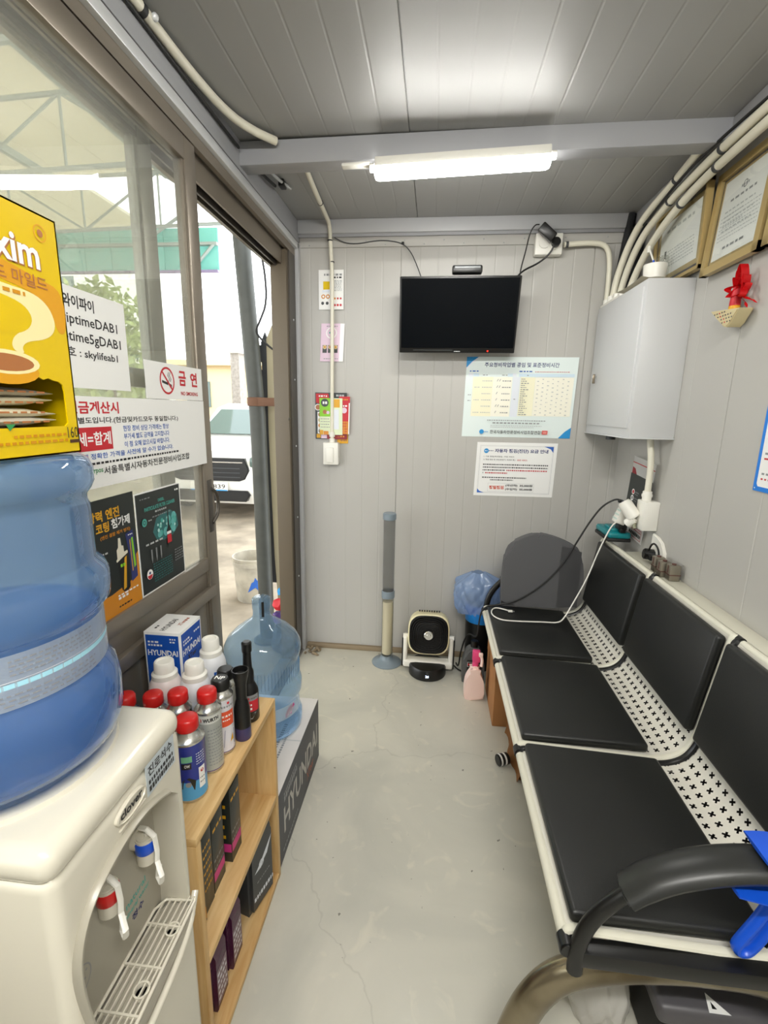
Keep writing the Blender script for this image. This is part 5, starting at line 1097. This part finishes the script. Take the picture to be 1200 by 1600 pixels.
# ================================================================== floor things along the back wall
t = thing('cup_dispenser', 'tall clear paper cup dispenser on a round grey base', 'cup dispenser', (-.226, 2.535, 0))
o3 = (-.226, 2.535, 0)
b = MB(); b.lathe([(.086, 0), (.087, .005), (.075, .013), (.045, .022), (.036, .034), (.034, .05), (.028, .05), (.027, .02), (0, .02)], GREYPL, o3, 40); b.build('base', t)
b = MB(); b.lathe([(.0345, .02), (.0345, .40), (.033, .40), (.033, .02)], CLEARPL, o3, 32); b.lathe([(.0335, .42), (.0335, .875), (.032, .875), (.032, .42)], SMOKE, o3, 32); b.build('tube', t)
b = MB(); b.lathe([(.0345, .405), (.0375, .408), (.0375, .445), (.0345, .448), (.033, .448), (.033, .405)], GREYPL, o3, 32); b.build('ring', t)
b = MB(); b.lathe([(.0345, .862), (.037, .865), (.037, .895), (.033, .899), (0, .899)], GREYPL, o3, 32); b.build('lid', t)
cp = [(.022, .055)]
for i in range(38): z = .06 + i * .0083; cp += [(.0285, z), (.0290, z + .003), (.0280, z + .006)]
b = MB(); b.lathe(cp + [(.029, .378), (.028, .381), (.0, .381)], CUPS, o3, 24); o = b.build('paper_cup', t); o['kind'] = 'stuff'
t = thing('circulator_fan', 'cream air circulator fan with black round grille on a tilting stand', 'fan', (.012, 2.46, 0))
fx, fy = .013, 2.47; FM = Matrix.Translation((fx, fy, .245)) @ Matrix.Rotation(math.radians(-8), 4, 'X') @ Matrix.Rotation(math.radians(90), 4, 'X')
b = MB(); b.lathe([(.06, -.085), (.085, -.075), (.105, -.045), (.112, 0), (.114, .05), (.112, .062), (.104, .066), (.100, .060), (0, .05)], FANCREAM, n=48, M=FM @ Matrix.Rotation(math.radians(45), 4, 'Z') @ Matrix.Rotation(math.radians(-45), 4, 'Z'), sq=3.6)
b.build('body', t)
b = MB()
for i in range(9): b.box(-.058 + i * .0135, .118, .026, -.05 + i * .0135, .126, .034, BLACK2, M=FM)
b.build('vent', t)
b = MB(); b.lathe([(.106, .058), (.106, .0655), (.100, .069), (.05, .078), (0, .080)], mat('fan_black', '0a0a0a', .5, spec=.25), n=48, M=FM, sq=3.4)
b.build('grille', t)
b = MB(); gm = mat('grille_black', '0e0e0e', .5, spec=.2)
for i in range(1, 8): r_ = .022 + i * .0108; b.lathe([(r_, .0795 - .0012 * i * .9), (r_ + .003, .0815 - .0012 * i * .9), (r_ + .006, .0795 - .0012 * i * .9)], gm, n=40, M=FM, sq=2.8)
for i in range(24): a = i * 6.2832 / 24; b.tube([(.02 * math.cos(a), .02 * math.sin(a), .081), (.075 * math.cos(a + .3), .075 * math.sin(a + .3), .075), (.098 * math.cos(a + .5), .098 * math.sin(a + .5), .0685)], .0012, gm, n=5)
# apply the fan's tilt to the spokes
b2 = b; bmesh.ops.transform(b2.bm, matrix=FM, verts=[v for v in b2.bm.verts if v.co.y < 1.0]) ; b2.build('grille_ring', t)
b = MB(); b.lathe([(.024, .078), (.025, .084), (.022, .087), (.012, .0865), (.010, .089), (0, .089)], CHROME, n=32, M=FM); b.build('hub', t)
b = MB()
for s in (-1, 1):
    b.box(fx + s * .128 - .012, fy - .025, .035, fx + s * .128 + .012, fy + .03, .215, WHITE, .009, 3); b.cyl((fx + s * .112, fy, .205), (fx + s * .142, fy, .205), .017, WHITE)
b.box(fx - .14, fy - .03, .03, fx + .14, fy + .03, .075, WHITE, .012, 3); b.build('stand', t)
for s in (-1, 1): b = MB(); b.box(fx + s * .143 - .004, fy - .02, .03, fx + s * .143 + .004, fy + .034, .205, BLACK, .003); b.build('stand_trim', t)
b = MB(); b.lathe([(.10, 0), (.104, .004), (.104, .05), (.098, .062), (.07, .066), (0, .066)], BLACK, (fx, fy - .015, 0), 40); b.build('base', t)
p = Print(wrap(fx, fy - .015, 0, .1045)); c = .1045 * math.radians(-90); p.text(LEDW, '26', c, .026, .014, .018, 'c', .02); p.disc(DGREY, c, .053, .007); p.done('display', t)
b = MB(); b.tube([(.125, 2.50, .03), (.16, 2.505, .03), (.185, 2.50, .006), (.205, 2.485, .006)], .004, BLACK2, n=6, smooth=2); b.build('cord', t)
# spray bottles
t = thing('cleaner_bottle', 'dark grey cleaner bottle with black cap behind the pink spray bottle', 'bottle', (.262, 2.40, 0))
b = MB(); b.ext(smooth([(-.058, 0), (.058, 0), (.06, .06), (.055, .14), (.035, .185), (.022, .205), (-.022, .205), (-.045, .185), (-.062, .12), (-.062, .05)], 1), lambda u, v, a: (.262 + u, 2.405 + a, v + .0), -.035, .035, mat('bottle_grey', '5a5c5c', .3), .012); b.build('body', t)
b = MB(); b.cyl((.262, 2.405, .20), (.262, 2.405, .24), .02, BLACK, bev=.003); b.build('cap', t)
p = Print(plane((.205, 2.3695, .05), (1, 0, 0), (0, 0, 1), (0, -1, 0))); p.rect(DARKP, .02, .0, .10, .09); p.bars(REDP, .025, .075, .058, .012, 4); p.frame(WPRINT, .022, .05, .08, .078, .0015); p.done('label', t)
t = thing('spray_bottle', 'pale pink spray bottle with magenta trigger on the floor', 'spray bottle', (.256, 2.245, 0))
b = MB(); sx, sy = .256, 2.245
b.ext(smooth([(-.046, 0), (.046, 0), (.05, .02), (.047, .09), (.038, .125), (.018, .16), (.013, .185), (-.013, .185), (-.018, .16), (-.04, .125), (-.05, .09), (-.052, .02)], 1), lambda u, v, a: (sx + u, sy + a, v), -.032, .032, PINK, .011); b.build('body', t)
b = MB(); b.cyl((sx, sy, .18), (sx, sy, .205), .016, MAGENTA); b.box(sx - .017, sy - .016, .203, sx + .022, sy + .022, .262, MAGENTA, .006); b.build('head', t)
b = MB(); b.tube([(sx + .016, sy - .012, .25), (sx + .03, sy - .022, .235), (sx + .028, sy - .022, .19)], (.006, .008), PINK, n=8, smooth=1); b.box(sx + .012, sy - .03, .244, sx + .032, sy - .012, .262, PINK, .003); b.build('trigger', t)
# bin with blue bag
t = thing('waste_bin', 'blue and black waste bin beside the far bench end', 'waste bin', (.305, 2.57, 0))
b = MB(); b.lathe([(.072, 0), (.076, .004), (.084, .27, BLACK), (.085, .272, BLUE), (.094, .40, mat('sky_blue_plastic', '1b7fd0', .35)), (.098, .402), (.098, .41), (.09, .41), (.078, .01), (0, .01)], BLACK, (.305, 2.569, 0), 36); b.build('body', t)
t = thing('bin_bag', 'crumpled translucent blue plastic bag over the rim of the waste bin', 'plastic bag', (.30, 2.55, .40))
r = random.Random(6)
def bag(c, R, z0, z1, m, prof, n=46, k=15, amp=.12):
    b = MB(); ph = [r.uniform(0, 6.28) for _ in range(8)]
    def f(u, v):
        a = 6.28318 * u; q = prof(v); w_ = 1 + amp * (math.sin(3 * a + ph[0] + 4 * v) * .5 + math.sin(7 * a + ph[1] - 5 * v) * .3 + (abs(math.sin(5 * a + ph[5] + 7 * v)) - .5) * .5 + (abs(math.sin(8 * a + ph[6] - 11 * v)) - .5) * .4 + math.sin(19 * a + ph[3] + 14 * v) * .12)
        return Vector((c[0] + R[0] * q * w_ * math.cos(a), c[1] + R[1] * q * w_ * math.sin(a), z0 + (z1 - z0) * v + .008 * math.sin(5 * a + ph[4]) * q))
    b.grid(f, n, k, m); return b
b = bag((.278, 2.562), (.118, .085), .335, .575, BAGB, lambda v: .80 + .32 * math.sin(3.0 * v) - .5 * max(0, v - .78) / .22, n=90, k=30, amp=.13); b.build('bag', t, sharp=25)
# cartons and clutter under the bench
def box_carton(label, x0, y0, x1, y1, h, flap=0):
    t = thing('cardboard_box', label, 'cardboard box', ((x0 + x1) / 2, (y0 + y1) / 2, 0), 'cardboard under the bench')
    b = MB(); b.box(x0, y0, .001, x1, y1, h, CARD, .003); b.build('box', t)
    b = MB(); b.box(x0 - .0015, y0 - .0015, h - .09, x0 - .0003, y1, h - .006, CARD); b.box(x0, (y0 + y1) / 2 - .02, h - .0004, x1, (y0 + y1) / 2 + .02, h + .0006, mat('packing_tape', 'b08d5a', .3)); b.build('flap', t)
    return t
box_carton('tall brown cardboard box under the far seat beside the pink spray bottle', .325, 2.02, .70, 2.335, .325)
t = thing('cardboard_box', 'crushed low piece of brown cardboard under the middle seat', 'cardboard box', (.45, 1.80, 0), 'cardboard under the bench')
b = MB(); b.grid(lambda u, v: (.378 + .010 * math.sin(u * 9) + v * .05, 1.98 - .30 * u, .002 + v * (.25 - .12 * u) + .006 * math.sin(u * 17)), 16, 6, CARD, .005); b.grid(lambda u, v: (.392 + v * .3, 1.98 - .30 * u, .012 + .02 * math.sin(u * 6) * v), 10, 6, CARD, .004); b.build('cardboard', t)
t = thing('striped_roll', 'small black and white striped roll on the floor beside the crushed cardboard', 'roll', (.34, 1.775, 0))
b = MB(); b.cyl((.318, 1.765, .024), (.362, 1.785, .024), .024, BLACK, bev=.003)
for k in range(2): b.cyl((.323 + k * .018, 1.7673 + k * .0082, .024), (.330 + k * .018, 1.7705 + k * .0082, .024), .0245, WPRINT)
b.build('roll', t)
t = thing('white_plastic_bag', 'rumpled translucent white plastic bag on the floor behind the near bench leg', 'plastic bag', (.47, 1.00, 0))
b = bag((.455, .99), (.072, .11), .004, .20, BAGW, lambda v: .9 + .2 * math.sin(3 * v) - .75 * v ** 3, n=80, k=26, amp=.08); b.build('bag', t, sharp=25)
b = MB(); b.tube([(.53, 1.03, .15), (.55, 1.03, .22), (.545, 1.02, .25)], .006, mat('dark_red_strap', '5a1414', .5)); b.build('strap', t)
t = thing('tool_case', 'dark grey plastic case with a triangular warning label under the near seat', 'case', (.75, .87, 0))
b = MB(); b.box(.545, .84, 0.003, .93, .99, .155, BLACK2, .012, 3); b.build('body', t)
b = MB(); b.box(.535, .834, .15, .93, .995, .20, mat('case_grey', '4e4c50', .4), .014, 3); b.build('lid', t)
p = Print(plane((.635, .818, .2003), (1, 0, 0), (0, 1, 0), (0, 0, 1))); p.poly(WPRINT, [(.0, .02), (.045, .02), (.010, .058)]); p.poly(BLACK, [(.010, .028), (.020, .028), (.013, .042)]); p.done('warning_label', t)
# ceiling edge cable run on the left
t = thing('ceiling_conduit', 'white conduit strapped along the left ceiling edge to the beam', 'conduit', (-.72, 1.3, 2.37))
b = MB(); b.tube([(-.765 + .02, YN + .02, 2.366), (-.735, .5, 2.37), (-.733, 1.25, 2.372), (-.728, 1.5, 2.376), (-.705, 1.70, 2.378), (-.66, 1.80, 2.378), (-.60, 1.868, 2.377)], .0135, IVORY, n=12, smooth=2); b.build('pipe', t)
b = MB(); b.tube([(-.742, YN + .02, 2.352), (-.742, .6, 2.354), (-.738, 1.4, 2.354), (-.735, 1.86, 2.358)], .005, BLACK2, n=8); b.build('black_wire', t)
b = MB()
for y in (1.28, .7): b.cyl((-.733, y - .008, 2.372), (-.733, y + .008, 2.372), .016, BLACK2)
b.ball((-.715, 1.31, 2.374), .009, SILVER, 10); b.build('strap', t)
t = thing('loose_cable', 'short grey cables with a black connector tucked above the door head', 'cable', (-.72, 2.1, 2.39))
b = MB(); b.tube([(-.735, 1.965, 2.36), (-.70, 2.05, 2.375), (-.69, 2.17, 2.385), (-.665, 2.26, 2.388)], .006, mat('pale_grey_cable', 'b4b6b6', .5), n=8, smooth=2); b.tube([(-.74, 1.965, 2.35), (-.73, 2.05, 2.365), (-.715, 2.2, 2.375)], .006, BLACK2, n=8, smooth=2); b.build('cable', t)
b = MB(); b.box(-.70, 2.19, 2.372, -.675, 2.235, 2.40, BLACK, .004); b.build('connector', t)
# ================================================================== the yard outside
g = MB(); g.box(-30, -8, -.30, -.85, 40, -.08, CONC); tag(g.build('ground'), kind='structure')
# canopy roof with its trusses
cr = MB()
for i in range(14): cr.box(-11 + i * .70, -5, 4.25, -11 + i * .70 + .69, 6.3 if i > 8 else 9.2, 4.29, ROOFW)
tag(cr.build('canopy_roof'), 'pale corrugated canopy roof over the yard outside the glass', 'roof')
def truss(label, p0, p1, hgt, n):
    t = thing('roof_truss', label, 'truss', p0, 'steel roof trusses in the yard'); p0, p1 = Vector(p0), Vector(p1); u = Vector((0, 0, hgt))
    b = MB(); b.tube([p0, p1], .022, TRUSS, n=8); b.build('lower_chord', t); b = MB(); b.tube([p0 + u, p1 + u], .022, TRUSS, n=8); b.build('upper_chord', t)
    b = MB()
    for i in range(n + 1):
        q = p0.lerp(p1, i / n); b.tube([q, q + u], .014, TRUSS, n=6)
        if i < n: q2 = p0.lerp(p1, (i + 1) / n); b.tube([q + u, q2] if i % 2 else [q, q2 + u], .014, TRUSS, n=6)
    b.build('web', t)
for k, (y, zz) in enumerate(((2.9, 3.42), (4.4, 3.5), (5.9, 3.55))): truss('steel roof truss outside the glass, %s row from the cabin' % ('first', 'second', 'third')[k], (-10.5, y + .5, zz), (-1.3, y - .1, zz), .58, 9)
for k in range(6):
    b = MB(); b.box(-1.9 - k * 1.5, -5, 4.17, -1.84 - k * 1.5, 6.2, 4.25, TRUSS); tag(b.build('purlin', at=(-1.87 - k * 1.5, 0, 4.2)), 'long steel purlin under the canopy roof, number %s out from the cabin' % ('one', 'two', 'three', 'four', 'five', 'six')[k], 'purlin', 'purlins under the canopy')
t = thing('fascia_panel', 'teal sheet metal band hanging at the far canopy edge', 'fascia', (-5.5, 6.5, 3.1))
b = MB()
for i in range(22): b.box(-11 + i * .37, 6.42, 3.17, -11 + i * .37 + .362, 6.45, 3.70, TEALROOF, .004)
b.build('sheet', t)
b = MB(); b.box(-11, 6.36, 3.48, -2.86, 6.42, 3.515, TRUSS); b.box(-11, 6.36, 3.16, -2.86, 6.42, 3.185, mat('fascia_edge', '8b7fa0', .5)); b.build('rail', t)
b = MB(); b.tube([(-3.2, 6.38, 3.2), (-2.9, 6.38, 3.5)], .02, TRUSS, n=6); b.tube([(-3.9, 6.38, 3.5), (-3.2, 6.38, 3.9)], .02, TRUSS, n=6); b.build('brace', t)
# post, board and clutter right outside the door
t = thing('steel_post', 'round galvanised steel post outside the doorway', 'post', (-1.07, 2.85, -.08))
b = MB(); b.tube([(-1.062, 2.85, -.08), (-1.075, 2.85, 1.4), (-1.150, 2.85, 2.7), (-1.18, 2.85, 4.2)], .048, GALV, n=24); b.build('pipe', t)
b = MB(); b.lathe([(.09, 0), (.09, .012), (.06, .02), (.05, .03)], GALV, (-1.062, 2.85, -.08), 24); b.build('flange', t)
b = MB(); b.lathe([(.05, 1.46), (.056, 1.462), (.056, 1.51), (.05, 1.512)], mat('rusty_bracket', '6b4a35', .7), (-1.078, 2.85, 0), 24); b.box(-1.06, 2.80, 1.462, -.86, 2.815, 1.51, mat('rusty_bracket', '6b4a35', .7), .002); b.build('bracket', t)
t = thing('side_board', 'tall beige board with rounded top standing behind the steel post', 'board', (-.97, 2.96, -.08))
b = MB(); b.ext([(-1.00, -.08), (-.78, -.08), (-.78, 1.965), (-.94, 1.965), (-1.0, 1.935), (-1.035, 1.86), (-1.038, 1.3), (-1.025, .5)], lambda u, v, a: (u, a, v), 2.93, 2.96, BEIGEP, .003); b.build('board', t)
b = MB()
b.ext([(-1.062, .3), (-1.02, .3), (-1.03, 1.86), (-1.045, 1.90), (-1.07, 1.84)], lambda u, v, a: (u, a, v), 2.935, 2.955, DGREY)
for i in range(10): b.box(-1.105, 2.937, .42 + i * .145, -1.062, 2.953, .52 + i * .145, DGREY)
b.build('slotted_strip', t)
t = thing('hanging_wire', 'thin dark wire dangling beside the post outside', 'wire', (-1.0, 2.75, 2.3))
b = MB(); b.tube([(-.99, 2.72, 2.42), (-.985, 2.72, 2.32), (-.955, 2.72, 2.18), (-.95, 2.72, 2.02), (-.99, 2.72, 1.93), (-1.035, 2.76, 1.88), (-1.03, 2.8, 1.85), (-.99, 2.88, 1.80), (-.96, 2.925, 1.78)], .006, BLACK2, n=6, smooth=2); b.tube([(-.995, 2.72, 2.42), (-.99, 2.72, 3.9)], .006, BLACK2, n=6); b.build('wire', t)
t = thing('paint_bucket', 'dirty white bucket with a blue triangle mark on the yard ground', 'bucket', (-1.42, 3.55, -.08))
b = MB(); b.lathe([(.135, 0), (.138, .005), (.158, .30), (.166, .302), (.166, .335), (.158, .338), (.165, .365), (.156, .365), (.148, .30), (.13, .22), (0, .22)], mat('bucket_white', 'b9b2a2', .5, noise=.35, nscale=9), (-1.42, 3.55, -.08), 36); b.build('body', t)
p = Print(wrap(-1.42, 3.55, -.08, .152)); c = .152 * math.radians(-62); p.poly(BLUEP, [(c - .07, .10), (c - .01, .25), (c + .03, .21), (c + .08, .11), (c + .03, .135), (c + .01, .115), (c - .01, .14)]); p.done('mark', t)
t = thing('waste_heap', 'dark heap of yard waste at the foot of the beige board', 'waste heap', (-.93, 2.76, -.08))
b = MB(); q = bmesh.new(); bmesh.ops.create_icosphere(q, subdivisions=3, radius=1); rw = random.Random(9)
for v in q.verts: v.co = Vector((v.co.x * .085, v.co.y * .085, max(v.co.z, -.5) * .13)) * rw.uniform(.85, 1.15)
b.add(q, DGREY, Matrix.Translation((-.905, 2.745, -.02))); b.build('heap', t)
for (x, y, z, rr, m, lab) in ((-.935, 2.75, .225, .045, REDP, 'crumpled red plastic wrapper'), (-.915, 2.76, .315, .035, SKYB, 'crumpled light blue plastic wrapper'), (-.945, 2.74, .14, .04, PURPLE, 'crumpled purple plastic wrapper')):
    b = MB(); q = bmesh.new(); bmesh.ops.create_icosphere(q, subdivisions=2, radius=rr)
    for v in q.verts: v.co *= r.uniform(.75, 1.2)
    b.add(q, m, Matrix.Translation((x, y, z))); tag(b.build('wrapper', at=(x, y, z - rr)), lab + ' at the foot of the post', 'wrapper', 'wrappers by the post')
# white car
t = thing('car', 'white car parked outside facing the cabin', 'car', (-3.0, 7.8, -.08))
cx, cyf, gz = -3.02, 6.15, -.08
def prof(pts, x0, x1, m, name, bev=.05, sharp=40):
    b = MB(); b.ext(pts, lambda u, v, a: (a, cyf + u, gz + v), cx + x0, cx + x1, m, bev); return b.build(name, t, sharp=sharp)
prof([(.06, .28), (.0, .40), (-.02, .62), (.03, .86), (.12, .96), (1.15, 1.08), (1.2, .3), (4.3, .3), (4.35, .7), (4.3, 1.05), (1.15, 1.08), (1.14, 1.04), (1.15, .25), (.2, .22)], -.9, .9, CARW, 'x') if False else None
prof([(.10, .22), (.02, .34), (-.02, .60), (.02, .84), (.10, .95), (.5, 1.02), (1.15, 1.09), (4.3, 1.08), (4.4, .8), (4.38, .3), (4.2, .24)], -.9, .9, CARW, 'body', .09)
prof([(1.05, 1.06), (1.75, 1.52), (2.2, 1.60), (3.6, 1.58), (4.2, 1.08)], -.74, .74, CARW, 'cabin', .08)
b = MB(); b.ext([(-.66, 0), (.66, 0), (.55, 1), (-.55, 1)], lambda u, v, a: (cx + u, cyf + 1.10 + v * .58 + a, gz + 1.12 + v * .375 - a * .3), -.03, .0, CARGL, .004); b.build('windscreen', t)
b = MB(); b.ext([(-.56, .70), (-.50, .86), (.50, .86), (.56, .70), (.50, .58), (.42, .55), (-.42, .55), (-.50, .58)], lambda u, v, a: (cx + u, cyf + a, gz + v), -.035, .08, BLACK, .01)
for k in range(3): b.box(cx - .44, cyf - .045, gz + .60 + k * .06, cx + .44, cyf - .03, gz + .612 + k * .06, DGREY)
b.box(cx - .48, cyf - .05, gz + .80, cx + .48, cyf - .035, gz + .815, CHROME); b.build('grille', t)
b = MB(); b.ext([(-.52, .42), (.52, .42), (.56, .36), (.50, .27), (-.50, .27), (-.56, .36)], lambda u, v, a: (cx + u, cyf + a, gz + v), -.03, .1, BLACK, .01); b.build('lower_intake', t)
b = MB(); b.box(cx - .26, cyf - .06, gz + .42, cx + .26, cyf - .04, gz + .535, WHITE, .004); o = b.build('number_plate', t)
p = Print(plane((cx - .26, cyf - .06, gz + .42), (1, 0, 0), (0, 0, 1), (0, -1, 0))); p.text(INK, '839', .49, .03, .06, .17, 'r', .01); p.rect(SKYB, .0, 0, .52, .015); p.done('lettering', o)
for s in (-1, 1):
    b = MB(); b.box(cx + s * .70 - .14, cyf - .02, gz + .74, cx + s * .70 + .14, cyf + .2, gz + .88, CARGL, .03); b.build('headlight', t)
    for yy in (.85, 3.5): b = MB(); b.cyl((cx + s * .72, cyf + yy, gz + .32), (cx + s * .9, cyf + yy, gz + .32), .32, RUBBER, n=32, bev=.03); b.cyl((cx + s * .88, cyf + yy, gz + .32), (cx + s * .905, cyf + yy, gz + .32), .2, SILVER, n=24); b.build('wheel', t)
# houses and trees beyond
def house(label, x0, y0, x1, y1, h, m, rm, wins, gable=0):
    t = thing('house', label, 'house', ((x0 + x1) / 2, (y0 + y1) / 2, -.08)); b = MB(); b.box(x0, y0, -.08, x1, y1, h, m); b.build('wall', t)
    b = MB()
    if gable: b.ext([(x0 - .3, h), (x1 + .3, h), ((x0 + x1) / 2, h + gable)], lambda u, v, a: (u, a, v), y0 - .3, y1 + .3, rm)
    else: b.box(x0 - .25, y0 - .25, h, x1 + .25, y1 + .25, h + .18, rm)
    b.build('roof', t)
    for wx, wz in wins: b = MB(); b.box(wx - .45, y0 - .04, wz - .45, wx + .45, y0 + .02, wz + .45, CARGL); b.build('window', t)
house('cream two storey house far beyond the white car', -9.5, 17, -4.6, 22, 2.9, STUCCO, STUCCO, [(-8.6, 1.9)])
house('distant house with light blue roof above the cream house', -11, 28, -7.2, 33, 3.9, STUCCOW, BLUEROOF, [(-9, 2.8)], 1.1)
house('white apartment house far behind the trees', -22, 19, -13.5, 25, 8.5, STUCCOW, STUCCOW, [(-20, 3), (-17.5, 3), (-15, 3), (-20, 6), (-17.5, 6), (-15, 6)])
t = thing('yard_wall', 'narrow grey brick pillar beside the cream house', 'pillar', (-5.0, 13, -.08)); b = MB(); b.box(-5.62, 13, -.08, -5.38, 13.4, 2.9, mat('brick_grey', 'a8a098', .8, noise=.3, nscale=14)); b.box(-5.7, 12.95, 2.9, -5.3, 13.45, 3.0, STUCCOW); b.build('pillar', t)
def tree(label, x, y, h, R, seed):
    t = thing('tree', label, 'tree', (x, y, -.08), 'trees beyond the yard'); rr = random.Random(seed)
    b = MB(); b.cyl((x, y, -.08), (x, y, h * .6), .14, BARK, .08); b.build('trunk', t)
    bm = bmesh.new()
    for i in range(1700):
        a, c, q = rr.uniform(0, 6.28), rr.uniform(-1, 1), rr.random() ** .4; s = math.sqrt(1 - c * c)
        p0 = Vector((x + R * q * s * math.cos(a), y + R * .7 * q * s * math.sin(a), h * .62 + h * .36 * q * c)); u = Vector((rr.gauss(0, 1), rr.gauss(0, 1), rr.gauss(0, 1))).normalized(); v = u.orthogonal().normalized(); k = rr.uniform(.06, .13)
        bm.faces.new([bm.verts.new(p0 + d) for d in (u * k, v * k * .5, -u * k, -v * k * .5)])
    m = MB(); m.add(bm, LEAF); o = m.build('foliage', t); o['kind'] = 'stuff'
tree('leafy green tree beyond the yard, left of the others behind the notices', -12.2, 12.0, 4.9, 1.5, 1)
tree('leafy green tree beyond the yard in the middle of the three', -9.2, 11.2, 4.5, 1.3, 2)
tree('leafy green tree beyond the yard nearest the doorway', -6.5, 9.2, 3.9, 1.1, 3)
